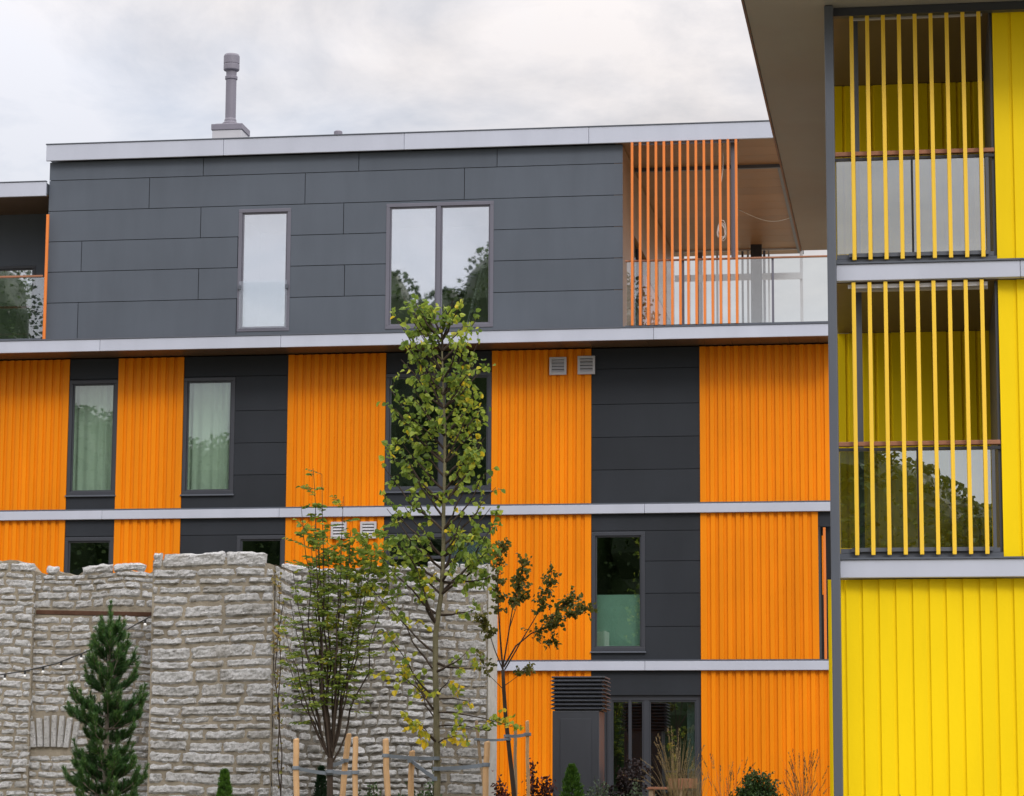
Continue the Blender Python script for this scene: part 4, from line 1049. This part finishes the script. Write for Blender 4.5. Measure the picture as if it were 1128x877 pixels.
bush('grey_leaved_plant', 'grey-green bushy plant beside the dwarf conifer', 660, 854, 70, 44.5, 'lf_grey', 1300, .05, stems=20, ragged=.3, cat='plant')
bush('grey_leaved_plant', 'sparse grey-green plant at the foot of the blackish shrub', 702, 854, 40, 45.5, 'lf_grey', 520, .05, stems=12, ragged=.3, cat='plant')
bush('low_shrub', 'low green shrub at the foot of the staked tall tree', 470, 848, 80, 40.5, 'lf_green', 1300, .06, stems=20, ragged=.6)
bush('low_shrub', 'low green shrub below the stone wall between two stakes', 410, 855, 44, 40.5, 'lf_green', 650, .06, stems=14, ragged=.6)
bush('seedling_plant', 'tiny thin plant tip in front of the yellow wall', 991, 871, 14, 26.5, 'lf_small', 22, .035, stems=6, ragged=.1, cat='plant', narrow=.12)

def grass(label, px, pytop, wpx, Y, n, mat='lf_dry', name='ornamental_grass', seed_heads=True, lean=.25, w0=.006):
    bx = X(px, 877, Y); g = ground_z(bx, Y); zt = Z(px, pytop, Y); Rr = wpx*Y/3000/2
    T = thing(name, label, 'grass', (bx, Y, g)); lf, hd = MB(), MB()
    for i in range(n):
        a = rnd(0,6.283); r = Rr*.35*math.sqrt(random.random()); p = Vector((bx+r*math.cos(a), Y+r*math.sin(a), g))
        Hh = (zt-g)*rnd(.55,1.); d = Vector((random.gauss(0,lean), random.gauss(0,lean), 1)); pts = []
        for k in range(7):
            t = k/6; pts.append(p+Vector((d.x*Rr*3*t**1.6, d.y*Rr*3*t**1.6, Hh*(t-.10*t**4*abs(d.x)*4))))
        sd = Vector((math.cos(a+1.5), math.sin(a+1.5), 0)); tn = rnd(.1,.9); k0 = len(lf.v)
        for k, q in enumerate(pts):
            w = w0*(1-k/6.4); lf.v += [tuple(q-sd*w), tuple(q+sd*w)]
        for k in range(6): lf.face((k0+2*k, k0+2*k+1, k0+2*k+3, k0+2*k+2), tn)
        if seed_heads and i % 3 == 0:
            e_ = pts[-1]; dd = (pts[-1]-pts[-2]).normalized()
            for q in range(26):
                s_ = e_-dd*rnd(0,.30); hd.leaf(s_, (dd+rdir()*.45).normalized(), rdir(), rnd(.03,.06), .008, rnd(.2,.9))
    lf.build('blades', M[mat], T)
    if seed_heads: hd.build('seed_heads', M[mat], T)
grass('tall dry ornamental grass with pale plumes in front of the terrace door', 745, 796, 54, 47.5, 110, lean=.22, w0=.008)
grass('short dry grass clump beside the corner of the terrace door', 766, 828, 30, 46.5, 110, seed_heads=False, lean=.2)
grass('thin brownish grass tuft between the round bush and the yellow wall', 884, 818, 60, 48.0, 90, mat='lf_brown', lean=.18, w0=.005)
grass('wispy brown grass beside the round bush', 800, 826, 64, 49.5, 60, mat='lf_brown', lean=.2, w0=.005)

# ---- withered creeper on the corner of the pier
def creeper():
    b = at(311, 877, YPi+.1); T = thing('creeper', 'withered yellowish creeper climbing the corner of the stone pier', 'climbing plant', (b.x, YPi-.1, 1.0))
    st, lf = MB(), MB()
    for (pth, n) in (([(308,900),(311,830),(306,780),(310,730),(306,690),(309,650),(303,628)], 70),([(312,900),(306,840),(309,790),(303,745),(307,700),(313,660)], 34)):
        c = [at(a+rnd(-1,1), q, YPi-.07) for a, q in pth]; st.tube(c, [.012,.011,.01,.009,.008,.006,.004][:len(c)], 5, cap=False)
        for i in range(n):
            t = (rnd(0,1)**.7)*(len(c)-1); k = min(len(c)-2, int(t)); p = c[k].lerp(c[k+1], t-k)+Vector((rnd(-.07,.07), rnd(-.05,0), rnd(-.05,.05)))
            lf.leaf(p, (rdir()+Vector((0,-.2,-.5))).normalized(), rdir(), rnd(.05,.09), rnd(.035,.06), rnd(0,1))
    st.build('stems', M['barkdark'], T, smooth=True); lf.build('leaves', M['lf_vine'], T)
creeper()

# ---- stakes and webbing
def stake(px0, py0, px1, py1, Y, label, r=.042, mat='stake', dy=0.):
    a, b = at(px1, py1, Y), at(px0, py0, Y); b.y += dy
    d = (b-a).normalized(); g = ground_z(a.x, Y); a = a-d*((a.z-g+.25)/max(.3, d.z))
    mb = MB(); n = 8; pts = [a.lerp(b, i/n)+Vector((.006*math.sin(i*1.9), .004*math.cos(i*2.3), 0)) for i in range(n+1)]
    mb.tube(pts+[b+d*.012], [r*(1+.04*math.sin(i*2.7)) for i in range(n+1)]+[r*.82], 10)
    o = mb.build('stake', M[mat], smooth=False, loc=(a.x, a.y, a.z)); props(o, label, 'tree stake', 'wooden stakes holding the young trees')
    return b, a
def strap(p, q, label, h=.055):
    p, q = Vector(p), Vector(q); mb = MB(); d = q-p
    sd = Vector((d.y, -d.x, 0)).normalized()
    n = 8; k = len(mb.v)
    for i in range(n+1):
        t = i/n; c = p+d*t+Vector((0,0,-.012*math.sin(math.pi*t))); tw_ = .25*math.sin(t*5)
        for s_, z_ in ((-1,-1),(1,-1),(1,1),(-1,1)): mb.v.append(tuple(c+sd*(s_*.006+z_*.010*tw_)+Vector((0,0,z_*h/2))))
    for i in range(n):
        for j in range(4): mb.face((k+4*i+j, k+4*i+(j+1)%4, k+4*i+4+(j+1)%4, k+4*i+4+j))
    mb.face((k,k+1,k+2,k+3)); mb.face((k+4*n+3,k+4*n+2,k+4*n+1,k+4*n))
    for c in (p, q):   # loop round the post it is tied to
        mb.lathe(c-Vector((0,0,h/2)), [(.052,0),(.055,.004),(.055,h-.004),(.052,h)], 14)
    props(mb.build('strap', M['strap'], loc=tuple(p)), label, 'tie strap', 'grey webbing ties on the young trees')
# tall tree: three stakes
stake(424.5, 815, 427, 877, 37.4, 'pale stake left of the tall tree trunk, shorter side of the two front posts')
stake(453, 828, 452.5, 877, 38.6, 'pale stake right behind the yellow leaves, nearest to the tall tree trunk', dy=.05)
stake(536.5, 818, 534.5, 877, 37.6, 'thick pale stake at the right end of the stone wall')
tp1 = at(481, 836, 38)
strap(at(425, 832.5, 37.4), at(480, 835.5, 37.95), 'grey strap from the first front stake to the tall tree trunk', .05)
strap(at(480.5, 847, 37.95), at(535.5, 842.5, 37.6), 'grey strap from the tall tree trunk to the thick stake at the wall end', .055)
strap(at(453, 838, 38.55), at(480, 858, 38.0), 'grey strap slanting down from the middle stake to the tall tree trunk', .06)
# multi-stem tree: three stakes
stake(326, 815, 326.5, 877, 37.2, 'pale stake close to the corner of the stone pier')
stake(382, 809, 377, 877, 38.2, 'leaning pale stake just behind the multi-stemmed tree', dy=.1)
stake(391.5, 813, 391, 877, 37.4, 'upright pale stake next to the leaning one', r=.038)
strap(at(326, 846, 37.2), at(363, 852, 37.6), 'grey strap from the pier-side stake to the multi-stemmed tree', .05)
strap(at(363.5, 850, 37.55), at(391.5, 851, 37.4), 'grey strap from the multi-stemmed tree to the upright stake', .05)
strap(at(364, 843, 37.7), at(380, 838, 38.2), 'short grey strap from the multi-stemmed tree to the leaning stake', .05)
# small dark tree: stakes
stake(524.5, 795, 529.5, 838, 40.6, 'thin weathered stake standing against the dim end of the stone wall', r=.024, mat='stakeold')
stake(567.5, 800, 568, 877, 40.6, 'thin weathered stake directly beside the small dark-leaved tree', r=.024, mat='stakeold')
stake(580.5, 795, 582, 877, 39.6, 'thin ochre stake in front of the orange panel next to the red shrub', r=.026)
strap(at(526, 814.5, 40.6), at(559, 814.5, 40.0), 'dark strap from the thin wall-side stake to the small dark-leaved tree', .035)
strap(at(559, 811, 40.0), at(581, 809, 39.6), 'dark strap from the small dark-leaved tree to the ochre stake', .045)

# ---- low timber bench by the terrace door
YBn = 50.0
bl_, br_ = at(712, 868, YBn), at(752, 866, YBn); gz = ground_z(bl_.x, YBn); zt = (bl_.z+br_.z)/2
BN = thing('bench', 'low brown timber bench in front of the terrace door', 'bench', ((bl_.x+br_.x)/2, YBn, gz))
for q in range(3): MB().box(bl_.x, br_.x, YBn+q*.13, YBn+.115+q*.13, zt-.045, zt).build('seat', M['wood'], BN, bevel=.006)
for xx in (bl_.x+.08, br_.x-.08):
    MB().box(xx-.04, xx+.04, YBn+.03, YBn+.35, gz-.05, zt-.047).build('leg', M['stakeold'], BN)
bb0, bb1 = at(736, 860, YBn+.4), at(768, 858, YBn+.4)
MB().box(bb0.x, bb1.x, YBn+.40, YBn+.43, zt-.02, bb0.z+.04).build('backrest', M['wood'], BN, bevel=.006)

# =================================================================== GROUND, FAR WOOD, SKY, SUN
gm = MB(); ys = [-300,-120,-60,-30,-10,0]+[2+2*i for i in range(18)]+[40,44,48,52,56,62,70,90,140,300,700]; xs = [-600,-250,-120,-70]+[-50+2.5*i for i in range(31)]+[35,50,90,200,600]
for y in ys:
    for x in xs: gm.vert((x, y, ground_z(x, y)))
for j in range(len(ys)-1):
    for i in range(len(xs)-1):
        k = j*len(xs)+i; gm.face((k, k+1, k+1+len(xs), k+len(xs)))
g = gm.build('ground', M['soil'], smooth=True); g['kind'] = 'structure'
# trees across the street, seen mirrored in the glazing
wd = MB(); rw = random.Random(5)
TR = [(-70,-38,34,7),(-61,-36,34,6),(-53,-37,33,5),(-47,-36,24,5),(-42,-36,22.5,4.5),(-37,-37,22.5,4.5),(-33,-36,23,3.5),(-28.4,-35,30.6,2.6),(-25.6,-37,30.0,3.2),(-22.2,-36,32.4,3.4),(-18,-37,31.4,4.4),(-13.5,-36,25,4.4),(-9,-37,20,4.4),(-5,-36,17,4),(-1.5,-36,13.6,3.6),(2,-37,12.2,3.6),(6,-36,12.6,4),(10,-37,13.5,4),(15,-36,13,5),(21,-37,15,5),(28,-36,16,5)]
for (x, y, h, r) in TR:
    wd.tube([(x,y,-.2),(x+.2,y,h*.5),(x,y,h*.8)], [.3,.2,.05], 6, tone=0)
    n, k0 = 14, len(wd.v)                       # dense inner crown
    for j in range(18):
        t = j/17; z = h*(.05+.95*t)
        for i in range(n):
            a = 6.283*i/n; q = r*.95*max(.004, 1-t**10)**.5*(.9+.3*noise.noise(Vector((x+math.cos(a)*2, z*.45, math.sin(a)*2))))+.05
            wd.v.append((x+q*math.cos(a), y+q*math.sin(a), z))
    for j in range(17):
        for i in range(n): wd.face((k0+j*n+i, k0+j*n+(i+1)%n, k0+(j+1)*n+(i+1)%n, k0+(j+1)*n+i), rw.uniform(0,.3))
    for i in range(int(2600*r/3)):
        t = rw.random()**.55; z = h*(.05+.95*t); rr = r*max(.004, 1-t**10)**.5*rw.uniform(.88,1.12); a = rw.uniform(0,6.283)
        p = Vector((x+rr*math.cos(a), y+rr*math.sin(a), z)); d = Vector((rw.gauss(0,1), rw.gauss(0,1), rw.gauss(0,.6))).normalized(); s_ = rw.uniform(.14,.32)
        wd.leaf(p, d, Vector((rw.gauss(0,1), rw.gauss(0,1), 1)).normalized(), s_, s_*.8, rw.random())
o = wd.build('woodland', M['lf_wood']); props(o, 'dark trees seen only as reflections in the window glass', 'trees', None, 'stuff')

SUN_EL, SUN_AZ = R(40), R(146)           # azimuth measured from +Y clockwise: behind the viewer, to the right
sd = Vector((math.sin(SUN_AZ)*math.cos(SUN_EL), math.cos(SUN_AZ)*math.cos(SUN_EL), math.sin(SUN_EL)))
sl = bpy.data.lights.new('sun', 'SUN'); sl.energy = 1.0; sl.angle = R(16); sl.color = (1, .955, .90)
so_ = bpy.data.objects.new('sun', sl); COL.objects.link(so_); so_.location = (0, -20, 60)
so_.rotation_euler = (-sd).to_track_quat('-Z', 'Y').to_euler()
W = bpy.data.worlds.new('World'); S.world = W; W.use_nodes = True; nt = W.node_tree; nt.nodes.clear(); L = nt.links.new
out = nt.nodes.new('ShaderNodeOutputWorld'); bg = nt.nodes.new('ShaderNodeBackground'); L(bg.outputs[0], out.inputs[0])
bg.inputs[1].default_value = .1
sky = nt.nodes.new('ShaderNodeTexSky'); sky.sky_type = 'NISHITA'; sky.sun_disc = False; sky.sun_elevation = SUN_EL; sky.sun_rotation = SUN_AZ
tc = nt.nodes.new('ShaderNodeTexCoord')
mp = nt.nodes.new('ShaderNodeMapping'); mp.inputs['Scale'].default_value = (1, 1, 2.1); mp.inputs['Location'].default_value = (1.7, .3, .55); L(tc.outputs['Generated'], mp.inputs[0])
n1 = nd(nt, 'ShaderNodeTexNoise', Scale=10.5, Detail=8., Roughness=.60, Distortion=.35); L(mp.outputs[0], n1.inputs['Vector'])
n2 = nd(nt, 'ShaderNodeTexNoise', Scale=4.0, Detail=4., Roughness=.5); L(mp.outputs[0], n2.inputs['Vector'])
cr = nt.nodes.new('ShaderNodeValToRGB'); el = cr.color_ramp.elements
el[0].position = .36; el[0].color = (.60,.595,.625,1); el[1].position = .58; el[1].color = (.82,.78,.775,1); L(n1.outputs[0], cr.inputs[0])
# overcast skies are brighter towards the zenith
sx_ = nt.nodes.new('ShaderNodeSeparateXYZ'); L(tc.outputs['Generated'], sx_.inputs[0])
mr = nd(nt, 'ShaderNodeMapRange'); mr.inputs['From Min'].default_value = .22; mr.inputs['From Max'].default_value = 1.; mr.inputs['To Min'].default_value = 7.1; mr.inputs['To Max'].default_value = 31.
L(sx_.outputs[2], mr.inputs[0])
vm = nt.nodes.new('ShaderNodeVectorMath'); vm.operation = 'SCALE'; L(cr.outputs[0], vm.inputs[0]); L(mr.outputs[0], vm.inputs['Scale'])
m2 = nd(nt, 'ShaderNodeMapRange'); m2.inputs['From Min'].default_value = .40; m2.inputs['From Max'].default_value = .62; m2.inputs['To Min'].default_value = .88; m2.inputs['To Max'].default_value = 1.
L(n2.outputs[0], m2.inputs[0])
mx = nt.nodes.new('ShaderNodeMix'); mx.data_type = 'RGBA'; L(m2.outputs[0], mx.inputs[0])
bs = nt.nodes.new('ShaderNodeVectorMath'); bs.operation = 'SCALE'; bs.inputs['Scale'].default_value = 2.6; L(sky.outputs[0], bs.inputs[0])
L(bs.outputs[0], mx.inputs[6]); L(vm.outputs[0], mx.inputs[7]); L(mx.outputs[2], bg.inputs[0])
S.view_settings.view_transform = 'Standard'; S.view_settings.look = 'None'; S.view_settings.exposure = .38; S.view_settings.gamma = 1
S.render.engine = 'CYCLES'
S.cycles.max_bounces = 10; S.cycles.transparent_max_bounces = 24
